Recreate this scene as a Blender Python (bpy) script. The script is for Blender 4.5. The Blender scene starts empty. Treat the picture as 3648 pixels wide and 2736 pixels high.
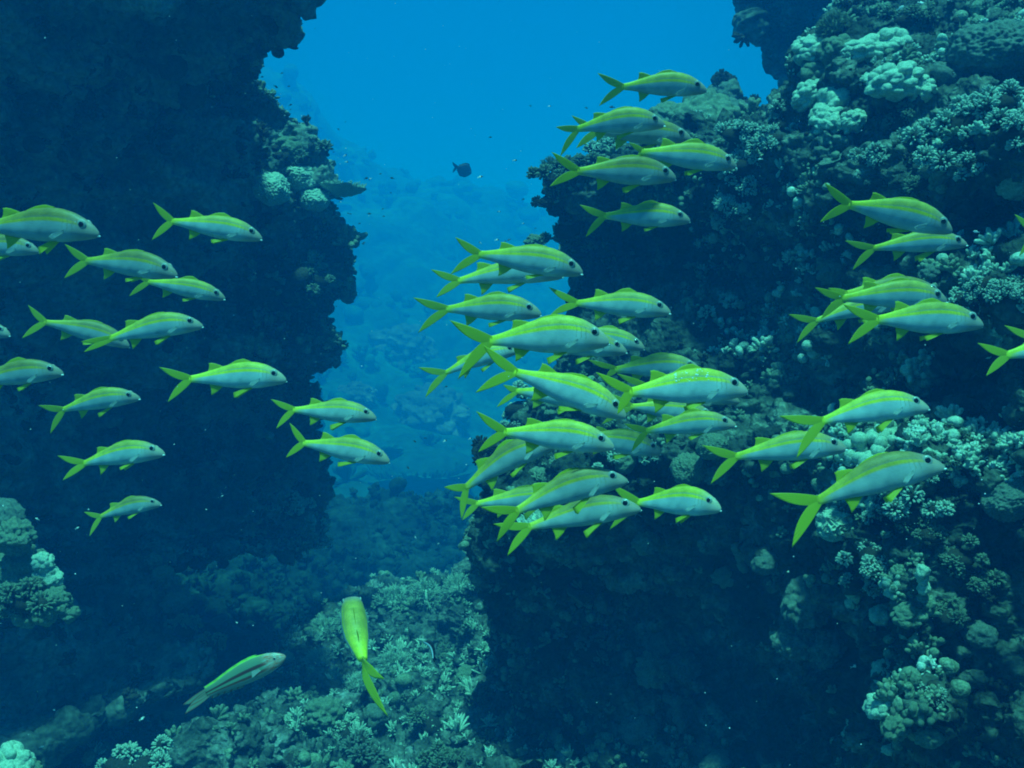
import bpy, math, random
import numpy as np
from mathutils import Vector, Matrix
from mathutils.bvhtree import BVHTree
random.seed(7); RNG = np.random.default_rng(7)
sc = bpy.context.scene
C = sc.collection

# ------------------------------------------------------------------ camera
FPX = 3504.0                      # focal length in pixels of the 3648 px wide photograph
cam_d = bpy.data.cameras.new('camera'); cam = bpy.data.objects.new('camera', cam_d); C.objects.link(cam)
cam_d.sensor_width = 36; cam_d.lens = 36*FPX/3648
cam_d.clip_start = .05; cam_d.clip_end = 500
cam.location = (0, 0, 0); cam.rotation_euler = (math.radians(90), 0, 0)
sc.camera = cam

# ------------------------------------------------------------------ light: daylight filtered by the water above
SUN_EL, SUN_AZ = math.radians(69), math.radians(178)      # azimuth clockwise from +Y
world = bpy.data.worlds.new('World'); sc.world = world; world.use_nodes = True
nt = world.node_tree; nt.nodes.clear()
def N(nt, t, **k):
    n = nt.nodes.new(t)
    for a, b in k.items():
        if a.startswith('i_'): n.inputs[a[2:].replace('_', ' ')].default_value = b
        else: setattr(n, a, b)
    return n
wo = N(nt, 'ShaderNodeOutputWorld'); bg = N(nt, 'ShaderNodeBackground'); bg.inputs[1].default_value = .086
sky = N(nt, 'ShaderNodeTexSky', sky_type='NISHITA', sun_disc=False, sun_elevation=SUN_EL, sun_rotation=SUN_AZ)
tc = N(nt, 'ShaderNodeTexCoord'); sp = N(nt, 'ShaderNodeSeparateXYZ')
mr = N(nt, 'ShaderNodeMapRange'); mr.inputs[1].default_value = -1; mr.inputs[2].default_value = 1
rp = N(nt, 'ShaderNodeValToRGB')                # how much of the daylight the water lets through by direction
el = rp.color_ramp.elements
WATER = [(0.0, (.000, .012, .022)), (.36, (.000, .05, .075)), (.47, (.000, .095, .17)), (.53, (.000, .14, .33)),
         (.60, (.000, .215, .70)), (.72, (.01, .40, .95)), (1.0, (.12, .90, 1.0))]
el[0].position = 0; el[0].color = (*WATER[0][1], 1); el[1].position = 1; el[1].color = (*WATER[-1][1], 1)
for p, c in WATER[1:-1]:
    e = el.new(p); e.color = (*c, 1)
mx = N(nt, 'ShaderNodeMix', data_type='RGBA', blend_type='MULTIPLY'); mx.inputs[0].default_value = 1
hs = N(nt, 'ShaderNodeRGBToBW')
L = nt.links
L.new(tc.outputs['Generated'], sp.inputs[0]); L.new(sp.outputs[2], mr.inputs[0]); L.new(mr.outputs[0], rp.inputs[0])
L.new(sky.outputs[0], hs.inputs[0]); L.new(hs.outputs[0], mx.inputs[6]); L.new(rp.outputs[0], mx.inputs[7])
L.new(mx.outputs[2], bg.inputs[0]); L.new(bg.outputs[0], wo.inputs[0])
sd = bpy.data.lights.new('sun', 'SUN'); sd.energy = 5.0; sd.angle = math.radians(4); sd.color = (.22, .96, .98)
sun = bpy.data.objects.new('sun', sd); C.objects.link(sun)
sdir = Vector((math.sin(SUN_AZ)*math.cos(SUN_EL), math.cos(SUN_AZ)*math.cos(SUN_EL), math.sin(SUN_EL)))
sun.rotation_euler = sdir.to_track_quat('Z', 'Y').to_euler()
vs = sc.view_settings; vs.view_transform = 'Standard'; vs.look = 'None'; vs.exposure = .56; vs.gamma = 1; vs.use_curve_mapping = False
sc.cycles.use_denoising = True; sc.cycles.max_bounces = 4; sc.cycles.diffuse_bounces = 2; sc.cycles.volume_bounces = 1
sc.cycles.transparent_max_bounces = 8; sc.cycles.filter_width = 1.9

# ------------------------------------------------------------------ helpers
def ray(x, y, d):        # photo pixel (3648 wide) and distance along +Y -> world point
    return Vector(((x-1824)/FPX*d, d, -(y-1368)/FPX*d))
VS = 3648/2212
def rv(x, y, d): return ray(x*VS, y*VS, d)      # the same for a 2212 px wide view of it

def mesh(name, V, F, smooth=True, uv=None):
    V = np.asarray(V, dtype=np.float32); me = bpy.data.meshes.new(name)
    if isinstance(F, np.ndarray):
        k = F.shape[1]; F = F.astype(np.int32)
        me.vertices.add(len(V)); me.vertices.foreach_set('co', V.ravel())
        me.loops.add(F.size); me.loops.foreach_set('vertex_index', F.ravel())
        me.polygons.add(len(F)); me.polygons.foreach_set('loop_start', np.arange(0, F.size, k, dtype=np.int32))
        me.polygons.foreach_set('loop_total', np.full(len(F), k, dtype=np.int32))
        me.update(calc_edges=True); me.validate()
    else:
        me.from_pydata(V.tolist(), [], [tuple(int(i) for i in f) for f in F])
    if smooth: me.polygons.foreach_set('use_smooth', [True]*len(me.polygons))
    if uv is not None:
        ul = me.uv_layers.new(name='uv'); li = np.zeros(len(me.loops), dtype=np.int32); me.loops.foreach_get('vertex_index', li)
        ul.data.foreach_set('uv', np.asarray(uv, dtype=np.float32)[li].ravel())
    return me
def obj(name, me, mat=None, parent=None):
    o = bpy.data.objects.new(name, me); C.objects.link(o)
    if mat: me.materials.clear(); me.materials.append(mat)
    if parent: o.parent = parent
    return o
def tag(o, label=None, cat=None, group=None, kind=None):
    if label: o['label'] = label
    if cat: o['category'] = cat
    if group: o['group'] = group
    if kind: o['kind'] = kind
    return o

# numpy Perlin noise
_p = RNG.permutation(256); _p = np.concatenate([_p, _p, _p])
_g = RNG.normal(size=(256, 3)); _g /= np.linalg.norm(_g, axis=1)[:, None]
def perlin(P):
    P = np.asarray(P, dtype=np.float64); i = np.floor(P).astype(int); f = P-i; i &= 255
    u = f*f*f*(f*(f*6-15)+10); r = 0
    for dx in (0, 1):
        for dy in (0, 1):
            for dz in (0, 1):
                h = _p[_p[_p[i[:, 0]+dx]+i[:, 1]+dy]+i[:, 2]+dz]
                g = _g[h & 255]; d = f-np.array([dx, dy, dz])
                w = (u[:, 0] if dx else 1-u[:, 0])*(u[:, 1] if dy else 1-u[:, 1])*(u[:, 2] if dz else 1-u[:, 2])
                r = r+w*(g*d).sum(1)
    return r*1.5
def worley(P):           # F1 distance
    P = np.asarray(P, dtype=np.float64); i = np.floor(P).astype(int); best = np.full(len(P), 9.0)
    for dx in (-1, 0, 1):
        for dy in (-1, 0, 1):
            for dz in (-1, 0, 1):
                c = i+np.array([dx, dy, dz]); cc = c & 255
                h = _p[_p[_p[cc[:, 0]]+cc[:, 1]]+cc[:, 2]]
                q = c+.5+.42*_g[h & 255]
                best = np.minimum(best, np.linalg.norm(P-q, axis=1))
    return best
def fbm(P, o=4, billow=False):
    r = 0; a = 1
    for k in range(o):
        n = perlin(P*2**k+k*17.3); r = r+a*(abs(n)*2-.5 if billow else n); a *= .5
    return r

# ------------------------------------------------------------------ materials
def mat_base(name):
    m = bpy.data.materials.new(name); m.use_nodes = True; nt = m.node_tree; b = nt.nodes['Principled BSDF']
    return m, nt, b
def ramp(nt, stops):
    r = N(nt, 'ShaderNodeValToRGB'); e = r.color_ramp.elements
    e[0].position, e[0].color = stops[0][0], (*stops[0][1], 1); e[1].position, e[1].color = stops[-1][0], (*stops[-1][1], 1)
    for p, c in stops[1:-1]:
        q = e.new(p); q.color = (*c, 1)
    return r
def reef_mat(name, stops, scale=3.0, bump=.6, fine=60, rough=.9, bdist=.02):
    m, nt, b = mat_base(name); L = nt.links
    tc = N(nt, 'ShaderNodeTexCoord')
    n1 = N(nt, 'ShaderNodeTexNoise'); n1.inputs['Scale'].default_value = scale; n1.inputs['Detail'].default_value = 8; n1.inputs['Roughness'].default_value = .68
    r = ramp(nt, stops)
    n2 = N(nt, 'ShaderNodeTexNoise'); n2.inputs['Scale'].default_value = fine; n2.inputs['Detail'].default_value = 4
    v = N(nt, 'ShaderNodeTexVoronoi'); v.inputs['Scale'].default_value = fine*.7
    mm = N(nt, 'ShaderNodeMath', operation='SUBTRACT'); 
    bp = N(nt, 'ShaderNodeBump'); bp.inputs['Strength'].default_value = bump; bp.inputs['Distance'].default_value = bdist
    mxx = N(nt, 'ShaderNodeMix', data_type='RGBA', blend_type='MULTIPLY'); mxx.inputs[0].default_value = .7
    r2 = ramp(nt, [(.32, (.35, .35, .35)), (.66, (1.25, 1.25, 1.25))])
    for t in (n1, n2, v): L.new(tc.outputs['Object'], t.inputs['Vector'])
    L.new(n1.outputs[0], r.inputs[0]); L.new(n2.outputs[0], r2.inputs[0])
    L.new(r.outputs[0], mxx.inputs[6]); L.new(r2.outputs[0], mxx.inputs[7]); L.new(mxx.outputs[2], b.inputs['Base Color'])
    L.new(n2.outputs[0], mm.inputs[0]); L.new(v.outputs[0], mm.inputs[1]); L.new(mm.outputs[0], bp.inputs['Height'])
    L.new(bp.outputs[0], b.inputs['Normal']); b.inputs['Roughness'].default_value = rough; b.inputs['Specular IOR Level'].default_value = .15
    return m
M = {}
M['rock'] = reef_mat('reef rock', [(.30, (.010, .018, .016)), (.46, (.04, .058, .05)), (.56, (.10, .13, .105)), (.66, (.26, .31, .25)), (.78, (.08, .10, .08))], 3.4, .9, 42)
M['rock_lit'] = reef_mat('lit low reef rock', [(.30, (.02, .03, .03)), (.46, (.06, .08, .07)), (.57, (.15, .18, .16)), (.67, (.30, .36, .36)), (.78, (.09, .11, .11))], 5, .9, 42)  # lighter copy of the reef rock: sunlit look put into the colour
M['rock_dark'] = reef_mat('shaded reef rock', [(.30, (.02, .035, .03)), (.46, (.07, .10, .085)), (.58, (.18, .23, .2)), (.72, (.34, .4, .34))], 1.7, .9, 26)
M['rock_mist'] = reef_mat('hazed distant reef rock', [(.3, (.01, .04, .04)), (.5, (.015, .065, .06)), (.65, (.03, .12, .10)), (.75, (.02, .08, .07))], .25, .5, 3, bdist=.1)  # water haze put into the colour: red cut, contrast flattened
M['rock_dim'] = reef_mat('darkened slope rock', [(.3, (.004, .012, .01)), (.5, (.01, .028, .024)), (.64, (.03, .07, .06)), (.75, (.015, .035, .03))], 1.2, .9, 12, bdist=.05)  # gloom painted in: near-black so the deep gap reads dark
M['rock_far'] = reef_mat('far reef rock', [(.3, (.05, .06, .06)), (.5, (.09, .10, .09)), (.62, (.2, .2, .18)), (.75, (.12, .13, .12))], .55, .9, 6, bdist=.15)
M['sand'] = reef_mat('coral sand', [(.3, (.05, .08, .07)), (.5, (.10, .15, .13)), (.62, (.24, .3, .26)), (.8, (.34, .4, .35))], 2, .4, 50)
M['pale'] = reef_mat('pale lobed coral', [(.3, (.22, .32, .24)), (.48, (.42, .54, .42)), (.6, (.58, .70, .56)), (.75, (.66, .76, .62))], 9, .35, 130, .75, .005)
M['tan'] = reef_mat('tan coral', [(.3, (.09, .13, .09)), (.55, (.22, .28, .2)), (.75, (.42, .5, .38))], 16, .55, 120, .85, .006)
M['tip'] = reef_mat('pale tipped branching coral', [(.3, (.20, .30, .24)), (.5, (.42, .54, .44)), (.7, (.62, .74, .70))], 20, .4, 140, .85, .004)
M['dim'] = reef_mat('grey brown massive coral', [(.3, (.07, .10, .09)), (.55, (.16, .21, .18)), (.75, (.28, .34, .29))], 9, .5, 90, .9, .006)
M['blue'] = reef_mat('bluish soft coral', [(.3, (.3, .38, .5)), (.6, (.5, .58, .7)), (.8, (.65, .7, .8))], 20, .3, 120, .8, .003)
M['dark'] = reef_mat('dark turf and crevice shade', [(.3, (.02, .025, .02)), (.6, (.06, .06, .045)), (.8, (.11, .10, .08))], 12, .5, 80)  # turf, and the painted shade of the branching coral cores

# ------------------------------------------------------------------ reef masses
def crom(P, t):          # Catmull-Rom through rows of P at parameters t in [0, n-1]
    n = len(P); i = np.clip(np.floor(t).astype(int), 0, n-2); f = (t-i)
    g = lambda k: P[np.clip(i+k, 0, n-1)]
    f = f.reshape(-1, *([1]*(P.ndim-1)))
    return .5*((2*g(0))+(-g(-1)+g(1))*f+(2*g(-1)-5*g(0)+4*g(1)-g(2))*f**2+(-g(-1)+3*g(0)-3*g(1)+g(2))*f**3)
def patch(name, ctrl, nr, nc, mat, amps, hdens=None, kind='structure', ledge=0, seed=0.0):
    """ctrl[row][col] = (x, y, distance) in 2212-px view coordinates; a rugged skin through them."""
    A = np.array([[list(rv(*p)) for p in row] for row in ctrl], dtype=np.float64)
    R = crom(A, np.linspace(0, A.shape[0]-1, nr)); G = crom(np.swapaxes(R, 0, 1), np.linspace(0, A.shape[1]-1, nc))
    G = np.swapaxes(G, 0, 1)
    for a, fr, md in amps:
        du = np.gradient(G, axis=1); dv = np.gradient(G, axis=0); n = np.cross(du, dv)
        n /= np.linalg.norm(n, axis=2)[..., None]+1e-9
        Pq = G.reshape(-1, 3); c = Pq
        flip = np.sign((n*(-G)).sum(2)); n = n*np.median(flip)
        q = Pq*np.array([fr, fr, fr*1.25])+seed
        if md == 'billow': h = fbm(q, 3, True)
        elif md == 'cell': h = (.55-worley(q+.35*perlin(q*1.7)[:, None]))*1.4
        elif md == 'ledge': h = np.maximum(fbm(Pq*np.array([fr*.6, fr*.6, fr*1.8])+seed, 3), -.2)
        else: h = fbm(q, 4)
        h = h-h.mean(); G = G+(h*a).reshape(nr, nc)[..., None]*n
    V = G.reshape(-1, 3)
    idx = np.arange(nr*nc).reshape(nr, nc)
    F = np.stack([idx[:-1, :-1], idx[:-1, 1:], idx[1:, 1:], idx[1:, :-1]], -1).reshape(-1, 4)
    me = mesh(name, V, F); o = obj(name, me, mat); o['kind'] = kind
    return o, V, F
def resample(edge, ys):
    e = np.array(edge, float); return [tuple(np.interp(y, e[:, 1], e[:, k]) for k in (0, 2)) for y in ys]

SURF = {}
def keep(key, o, V, F):
    SURF[key] = BVHTree.FromPolygons(V.tolist(), F.tolist()); SURF[key+'_VF'] = (V, F); return o

# right wall: edge x by y, with the distance of the edge
redge = [(1980, -500, 6.2), (1900, -200, 6), (1850, -40, 5.6), (1795, 50, 5.2), (1745, 140, 5.2), (1720, 200, 5.2), (1672, 275, 5.2), (1630, 312, 5.4), (1420, 330, 5.6), (1260, 345, 5.8),
         (1225, 370, 5.8), (1200, 420, 5.8), (1225, 520, 5.8), (1238, 640, 5.8), (1240, 760, 5.7), (1220, 820, 5.6), (1165, 870, 5.5), (1110, 930, 5.4), (1070, 985, 5.3), (1050, 1060, 5.3),
         (1050, 1150, 5.3), (1055, 1240, 5.3), (1080, 1330, 5.4), (1085, 1450, 5.5), (1110, 1560, 5.6), (1120, 1700, 5.6), (1150, 2000, 5.6), (1200, 2400, 5.6)]
rows = []
for k, (x, y, d) in enumerate(redge):
    outd = np.interp(y, [-500, 0, 300, 900, 1400, 2400], [5.2, 4.3, 3.5, 3.1, 2.9, 2.9])
    row = [(x+420, y, d+3.5), (x+90, y, d+1.6)]
    for t in (0, .06, .16, .3, .45, .6, .75, .9, 1.15, 1.5):
        xx = x+(2250-x)*t; dd = d+(outd-d)*(t**.75)
        # recesses and bulges of the wall
        for bx, by, rx, ry, am in [(1420, 560, 230, 110, .9), (1600, 1450, 280, 260, .8), (1330, 1300, 200, 170, .35), (1850, 860, 170, 60, .35), (2000, 520, 150, 120, .3), (1860, 170, 130, 110, -.55),
                                   (1680, 700, 150, 200, .25), (2130, 330, 150, 90, -.4), (1930, 1050, 130, 130, -.35), (1900, 1290, 120, 120, -.6), (1940, 1540, 80, 110, -.85), (2120, 650, 110, 40, -.35), (1250, 1080, 160, 60, -.3),
                                   (1560, 1000, 120, 60, -.15), (2100, 800, 90, 70, .3), (1750, 1350, 100, 100, -.1)]:
            dd += am*math.exp(-((xx-bx)/rx)**2-((y-by)/ry)**2)
        row.append((xx, y, dd))
    rows.append(row)
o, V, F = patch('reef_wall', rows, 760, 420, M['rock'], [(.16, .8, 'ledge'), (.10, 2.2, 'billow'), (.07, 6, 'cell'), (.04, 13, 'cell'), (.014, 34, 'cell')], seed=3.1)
keep('R', o, V, F)

# left wall
ledge = [(520, -700, 4.6), (600, -300, 5.2), (640, -40, 5.6), (635, 30, 5.8), (610, 75, 6.2), (590, 100, 6.5), (555, 130, 6.8), (530, 165, 7.2), (530, 185, 7.6), (585, 220, 7.9), (625, 262, 8), (650, 300, 8), (655, 350, 8), (690, 400, 8), (702, 455, 8),
         (722, 500, 8.2), (735, 560, 8.2), (738, 620, 8.3), (692, 655, 8.3), (700, 700, 8.3), (722, 735, 8.3), (725, 775, 8.3), (700, 800, 8.3), (645, 815, 8.4), (660, 850, 8.6), (655, 900, 8.8), (672, 960, 9), (690, 1020, 9.2),
         (690, 1090, 9.3), (700, 1160, 9.4), (600, 1182, 9), (420, 1192, 8), (322, 1205, 7.3), (340, 1250, 7), (372, 1310, 6.9), (385, 1370, 6.8), (440, 1400, 6.6), (420, 1460, 6.4), (290, 1510, 6), (130, 1580, 5.8), (-20, 1650, 5.6), (-150, 1900, 5.4), (-250, 2300, 5)]
rows = []
for x, y, d in ledge:
    outd = np.interp(y, [-700, 0, 500, 1000, 1660, 2300], [4.0, 4.6, 5.5, 5.7, 5.7, 5.9])
    row = [(x-900, y, d+4), (x-300, y, d+2.0)]
    for t in (0, .07, .18, .34, .55, .8, 1.1, 1.6):
        xx = x+(-60-x)*t; dd = d+(outd-d)*(t**.8)
        for bx, by, rx, ry, am in [(250, 700, 300, 350, .5), (300, 250, 200, 150, -.2)]:
            dd += am*math.exp(-((xx-bx)/rx)**2-((y-by)/ry)**2)
        row.append((xx, y, dd))
    rows.append(row)
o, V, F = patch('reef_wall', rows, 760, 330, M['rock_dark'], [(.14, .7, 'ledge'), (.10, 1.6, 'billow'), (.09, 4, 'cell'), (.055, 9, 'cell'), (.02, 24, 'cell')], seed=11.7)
keep('L', o, V, F)

# rock overhanging at the top right, behind the lit corals
oe = [(1520, -700, 7.2), (1570, -200, 7.6), (1600, -20, 7.8), (1620, 40, 7.8), (1645, 90, 7.8), (1670, 140, 7.8), (1690, 185, 7.8), (1712, 212, 7.8), (1760, 225, 7.9), (2100, 240, 7.9)]
rows = []
for x, y, d in oe:
    rows.append([(x+500, y, d+4), (x+100, y, d+2)]+[(x+700*t, y, d-1.2*t**.7) for t in (0, .05, .15, .35, .7, 1.2, 1.8)])
rows.append([(r[0], r[1]+6, r[2]+2.5) for r in rows[-1]])
o, V, F = patch('overhanging_rock', rows, 300, 260, M['rock_dark'], [(.2, .9, 'billow'), (.09, 4, 'cell'), (.05, 10, 'cell')], seed=23.3)
keep('O', o, V, F)

# low reef in the middle of the channel
cols = []
top = [(180, 1650, 6.0), (330, 1605, 6.4), (450, 1565, 6.8), (545, 1500, 7.3), (595, 1430, 8), (640, 1345, 9), (700, 1330, 9.2), (790, 1296, 9.2), (870, 1272, 9), (960, 1268, 8.6), (1045, 1243, 8), (1100, 1235, 7.4), (1200, 1230, 7.2)]
rows = []
for x, y, d in top:
    r = [(x+30, y+70, d+3), (x+8, y+10, d+.9), (x, y, d)]
    for t in (.08, .22, .45, .75, 1.05, 1.4):
        yy = y+(1660-y)*t if y < 1600 else y+200*t
        dd = d+(5.2-d)*t**.85
        dd += .5*math.exp(-((x-960)/40)**2-((yy-1420)/60)**2)
        r.append((x+40*t, yy, dd))
    rows.append(r)
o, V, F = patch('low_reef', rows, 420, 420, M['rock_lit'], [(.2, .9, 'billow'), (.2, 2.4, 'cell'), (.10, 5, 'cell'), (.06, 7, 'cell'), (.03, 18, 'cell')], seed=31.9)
keep('M', o, V, F)

# seabed
nx, ny = 260, 300
gx = np.linspace(-1, 1, nx); gy = np.linspace(0, 1, ny)
GX, GY = np.meshgrid(gx, gy); Y = -4+130*GY**2.2; X = GX*(14+Y*1.1+4)
Z = -2.55-.15*np.maximum(Y-7, 0)
P = np.stack([X, Y, Z], -1).reshape(-1, 3)
P[:, 2] += .35*fbm(P*np.array([.25, .25, 0])+5, 4)+.12*np.maximum(fbm(P*np.array([1.3, 1.3, 0])+9, 4), -.1)
Z2 = P[:, 2]
idx = np.arange(nx*ny).reshape(ny, nx); F = np.stack([idx[:-1, :-1], idx[:-1, 1:], idx[1:, 1:], idx[1:, :-1]], -1).reshape(-1, 4)
o = obj('seabed', mesh('seabed', P, F), M['sand']); o['kind'] = 'structure'; keep('S', o, P, F)

# distant reef slope across the channel
fe = [(250, 60, 42), (480, 110, 45), (600, 190, 48), (700, 280, 52), (820, 350, 55), (950, 400, 58), (1080, 450, 60), (1220, 500, 62), (1500, 580, 66)]
rows = []
for x, y, d in fe:
    rows.append([(x+10, y+60, d+10), (x, y, d+3)]+[(x+14*t, y+(1130-y)*t, d-(d-24)*t**1.1) for t in (.12, .3, .5, .7, .85, 1.0, 1.25)])
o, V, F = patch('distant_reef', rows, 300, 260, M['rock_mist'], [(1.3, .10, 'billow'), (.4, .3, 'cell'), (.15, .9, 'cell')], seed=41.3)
keep('D', o, V, F)
rows = [
    [(300, 1280, 16), (300, 1190, 15), (300, 1260, 13), (300, 1400, 11), (300, 1560, 9)],
    [(420, 1280, 17), (420, 1175, 15), (430, 1260, 13), (440, 1400, 11), (440, 1560, 9)],
    [(560, 1230, 18), (560, 1160, 15), (560, 1260, 13), (560, 1400, 11), (560, 1560, 9)],
    [(700, 1190, 18), (700, 1105, 15), (690, 1230, 13.5), (670, 1400, 11.5), (640, 1560, 9.5)],
    [(850, 1170, 18), (850, 1085, 15), (840, 1210, 13.5), (800, 1400, 11.5), (760, 1560, 9.5)],
    [(1000, 1180, 18), (1000, 1080, 15), (990, 1210, 13.5), (960, 1400, 11.5), (900, 1560, 9.5)],
    [(1200, 1190, 18), (1200, 1095, 15), (1190, 1210, 13.5), (1160, 1400, 11.5), (1100, 1560, 9.5)]]
o, V, F = patch('low_reef', rows, 240, 240, M['rock_dim'], [(.3, .6, 'billow'), (.2, 1.6, 'cell'), (.1, 4, 'cell'), (.04, 10, 'cell')], seed=53.3)  # slope behind the channel; its right part is added as dark backing for the gap
keep('B', o, V, F)

# ------------------------------------------------------------------ uncountable growth on the reef
def ico(sub):
    import bmesh
    bm = bmesh.new(); bmesh.ops.create_icosphere(bm, subdivisions=sub, radius=1)
    V = np.array([v.co[:] for v in bm.verts]); F = np.array([[v.index for v in f.verts] for f in bm.faces]); bm.free(); return V, F
ICO = {k: ico(k) for k in (1, 2, 3, 4, 5, 6)}
def cone_template(n=5):  # tapered finger with a blunt tip, base at origin, length 1 along z
    V = []; 
    for z, r in ((0, .34), (.55, .26), (.88, .2)):
        V += [(r*math.cos(2*math.pi*k/n), r*math.sin(2*math.pi*k/n), z) for k in range(n)]
    V.append((0, 0, 1.02)); F = []
    for l in range(2):
        for k in range(n):
            a, b = l*n+k, l*n+(k+1) % n; F += [(a, b, b+n), (a, b+n, a+n)]
    for k in range(n): F.append((2*n+k, 2*n+(k+1) % n, 3*n))
    return np.array(V), np.array(F)
CONE = cone_template()
def knob_template(n=6):
    V = []; F = []
    for z, q in ((0, .22), (.5, .30), (.85, .36)):
        V += [(q*math.cos(2*math.pi*k/n), q*math.sin(2*math.pi*k/n), z) for k in range(n)]
    V += [(.2*math.cos(2*math.pi*k/n), .2*math.sin(2*math.pi*k/n), 1.08) for k in range(n)]+[(0, 0, 1.12)]
    for l in range(3):
        for k in range(n):
            a, b = l*n+k, l*n+(k+1) % n; F += [(a, b, b+n), (a, b+n, a+n)]
    for k in range(n): F.append((3*n+k, 3*n+(k+1) % n, 4*n))
    return np.array(V), np.array(F)
KNOB = knob_template()
def frames(D):           # rotation matrices whose z axis is D (m,3)
    D = D/np.linalg.norm(D, axis=1)[:, None]; a = np.where(abs(D[:, 2:3]) < .9, [[0, 0, 1]], [[1, 0, 0]])
    X = np.cross(a, D); X /= np.linalg.norm(X, axis=1)[:, None]; Yv = np.cross(D, X)
    return np.stack([X, Yv, D], -1)
def stamp(T, P, D, S):   # template stamped at points P, axis D, scale S (m,3)
    V, F = T; R = frames(D); m = len(P)
    W = np.einsum('mij,mvj->mvi', R, V[None]*S[:, None, :])+P[:, None]
    FF = (F[None]+(np.arange(m)*len(V))[:, None, None]).reshape(-1, F.shape[1])
    return W.reshape(-1, 3), FF
def join(parts):
    Vs, Fs, n = [], [], 0
    for v, f in parts: Vs.append(v); Fs.append(f+n); n += len(v)
    return np.concatenate(Vs), np.concatenate(Fs)
def growth(key, count, size, mat, label, upmin=-.1, seed=1, freq=1.2, thr=.05, fingers=12, name='coral_growth', yr=(-200, 1800), xr=(-100, 2300), knob=.5, thin=False):
    V, F = SURF[key+'_VF']; rng = np.random.default_rng(seed)
    tri = V[F]; n = np.cross(tri[:, 1]-tri[:, 0], tri[:, 3]-tri[:, 0]); ar = np.linalg.norm(n, axis=1); n /= ar[:, None]+1e-12
    c = tri.mean(1); s = np.sign((n*-c).sum(1)); n *= s[:, None]
    px = (c[:, 0]/c[:, 1]*FPX+1824)/VS; py = (-c[:, 2]/c[:, 1]*FPX+1368)/VS
    w = ar*(n[:, 2] > upmin)*(fbm(c*freq+seed, 3) > thr)*(px > xr[0])*(px < xr[1])*(py > yr[0])*(py < yr[1])*(c[:, 1] > .5)
    w *= .25+np.clip(n[:, 2], 0, 1)
    pick = rng.choice(len(c), count, p=w/w.sum()); P0, N0 = c[pick], n[pick]
    up = N0*.7+np.array([0, 0, .6]); up /= np.linalg.norm(up, axis=1)[:, None]
    S = size*np.exp(rng.normal(0, .35, count))
    kn = rng.random(count) < knob; parts = []
    # clumps of blunt fingers
    PF = np.repeat(P0[~kn], fingers, 0); UF = np.repeat(up[~kn], fingers, 0); SF = np.repeat(S[~kn], fingers)
    D = UF+rng.normal(0, .55, PF.shape); D /= np.linalg.norm(D, axis=1)[:, None]
    parts.append(stamp(CONE if thin else KNOB, PF+D*SF[:, None]*.1, D, np.stack([SF*(.34 if thin else .5)]*2+[SF*(.6+.4*rng.random(len(SF)))], -1)))
    # knobs
    k = 3; PK = np.repeat(P0[kn], k, 0)+rng.normal(0, 1, (kn.sum()*k, 3))*np.repeat(S[kn], k)[:, None]*.55; SK = np.repeat(S[kn], k)
    parts.append(stamp(ICO[2], PK, np.repeat(up[kn], k, 0), np.stack([SK*(.4+.3*rng.random(len(SK))) for _ in range(3)], -1)))
    W, FF = join(parts)
    W += (.12*size*perlin(W/size*1.3))[:, None]
    o = obj(name, mesh(name, W, FF), mat); tag(o, label, 'coral', kind='stuff'); return o
growth('R', 3200, .030, M['tan'], 'small knobs and branches of coral crusting the right reef wall', seed=4, knob=.25, freq=1.5, thr=.12)
growth('R', 1500, .028, M['tip'], 'pale coral sprigs clustered on ledges of the right reef wall', seed=9, freq=1.1, thr=.22, knob=.1, xr=(1500, 2300), yr=(-50, 780), upmin=.15)
growth('R', 1100, .022, M['dark'], 'dark turf and small growths covering the shaded right reef wall', seed=12, freq=2.2, thr=-.1, upmin=-.6)
growth('L', 2200, .06, M['dark'], 'dark growth covering the shaded face of the left reef wall', seed=6, knob=.2, freq=.8, thr=-.1, upmin=-.5)
growth('L', 700, .06, M['tan'], 'small coral branches along the lit right edge of the left reef', seed=8, freq=.8, thr=.0, knob=.08, xr=(540, 800), yr=(180, 1200))
growth('M', 2300, .045, M['tip'], 'thicket of pale branching coral covering the low reef in the channel', seed=15, freq=.9, thr=-.2, fingers=16, knob=.0, thin=True)
growth('M', 700, .045, M['tan'], 'knobbly coral rubble scattered over the low reef in the channel', seed=16, freq=1.1, thr=-.05, knob=.15)
growth('O', 500, .06, M['dark'], 'dark growth on the overhanging rock at top right', seed=18, freq=1, thr=-.2, upmin=-1)
growth('B', 700, .09, M['rock_dim'], 'coral heads dotted over the bluish slope behind the channel', seed=19, freq=.5, thr=0)
growth('D', 350, .45, M['rock_mist'], 'faint coral heads on the distant reef slope', seed=20, freq=.2, thr=0, knob=.8)
growth('S', 1200, .07, M['tan'], 'coral rubble lying on the sandy seabed', seed=21, freq=.6, thr=.0, knob=.3, yr=(1300, 1900), xr=(420, 2300))
growth('R', 500, .024, M['tip'], 'pale coral crust sparkling on the lower right slope', seed=29, freq=1.6, thr=.28, knob=.15, xr=(1800, 2300), yr=(900, 1700), upmin=.1)

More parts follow.
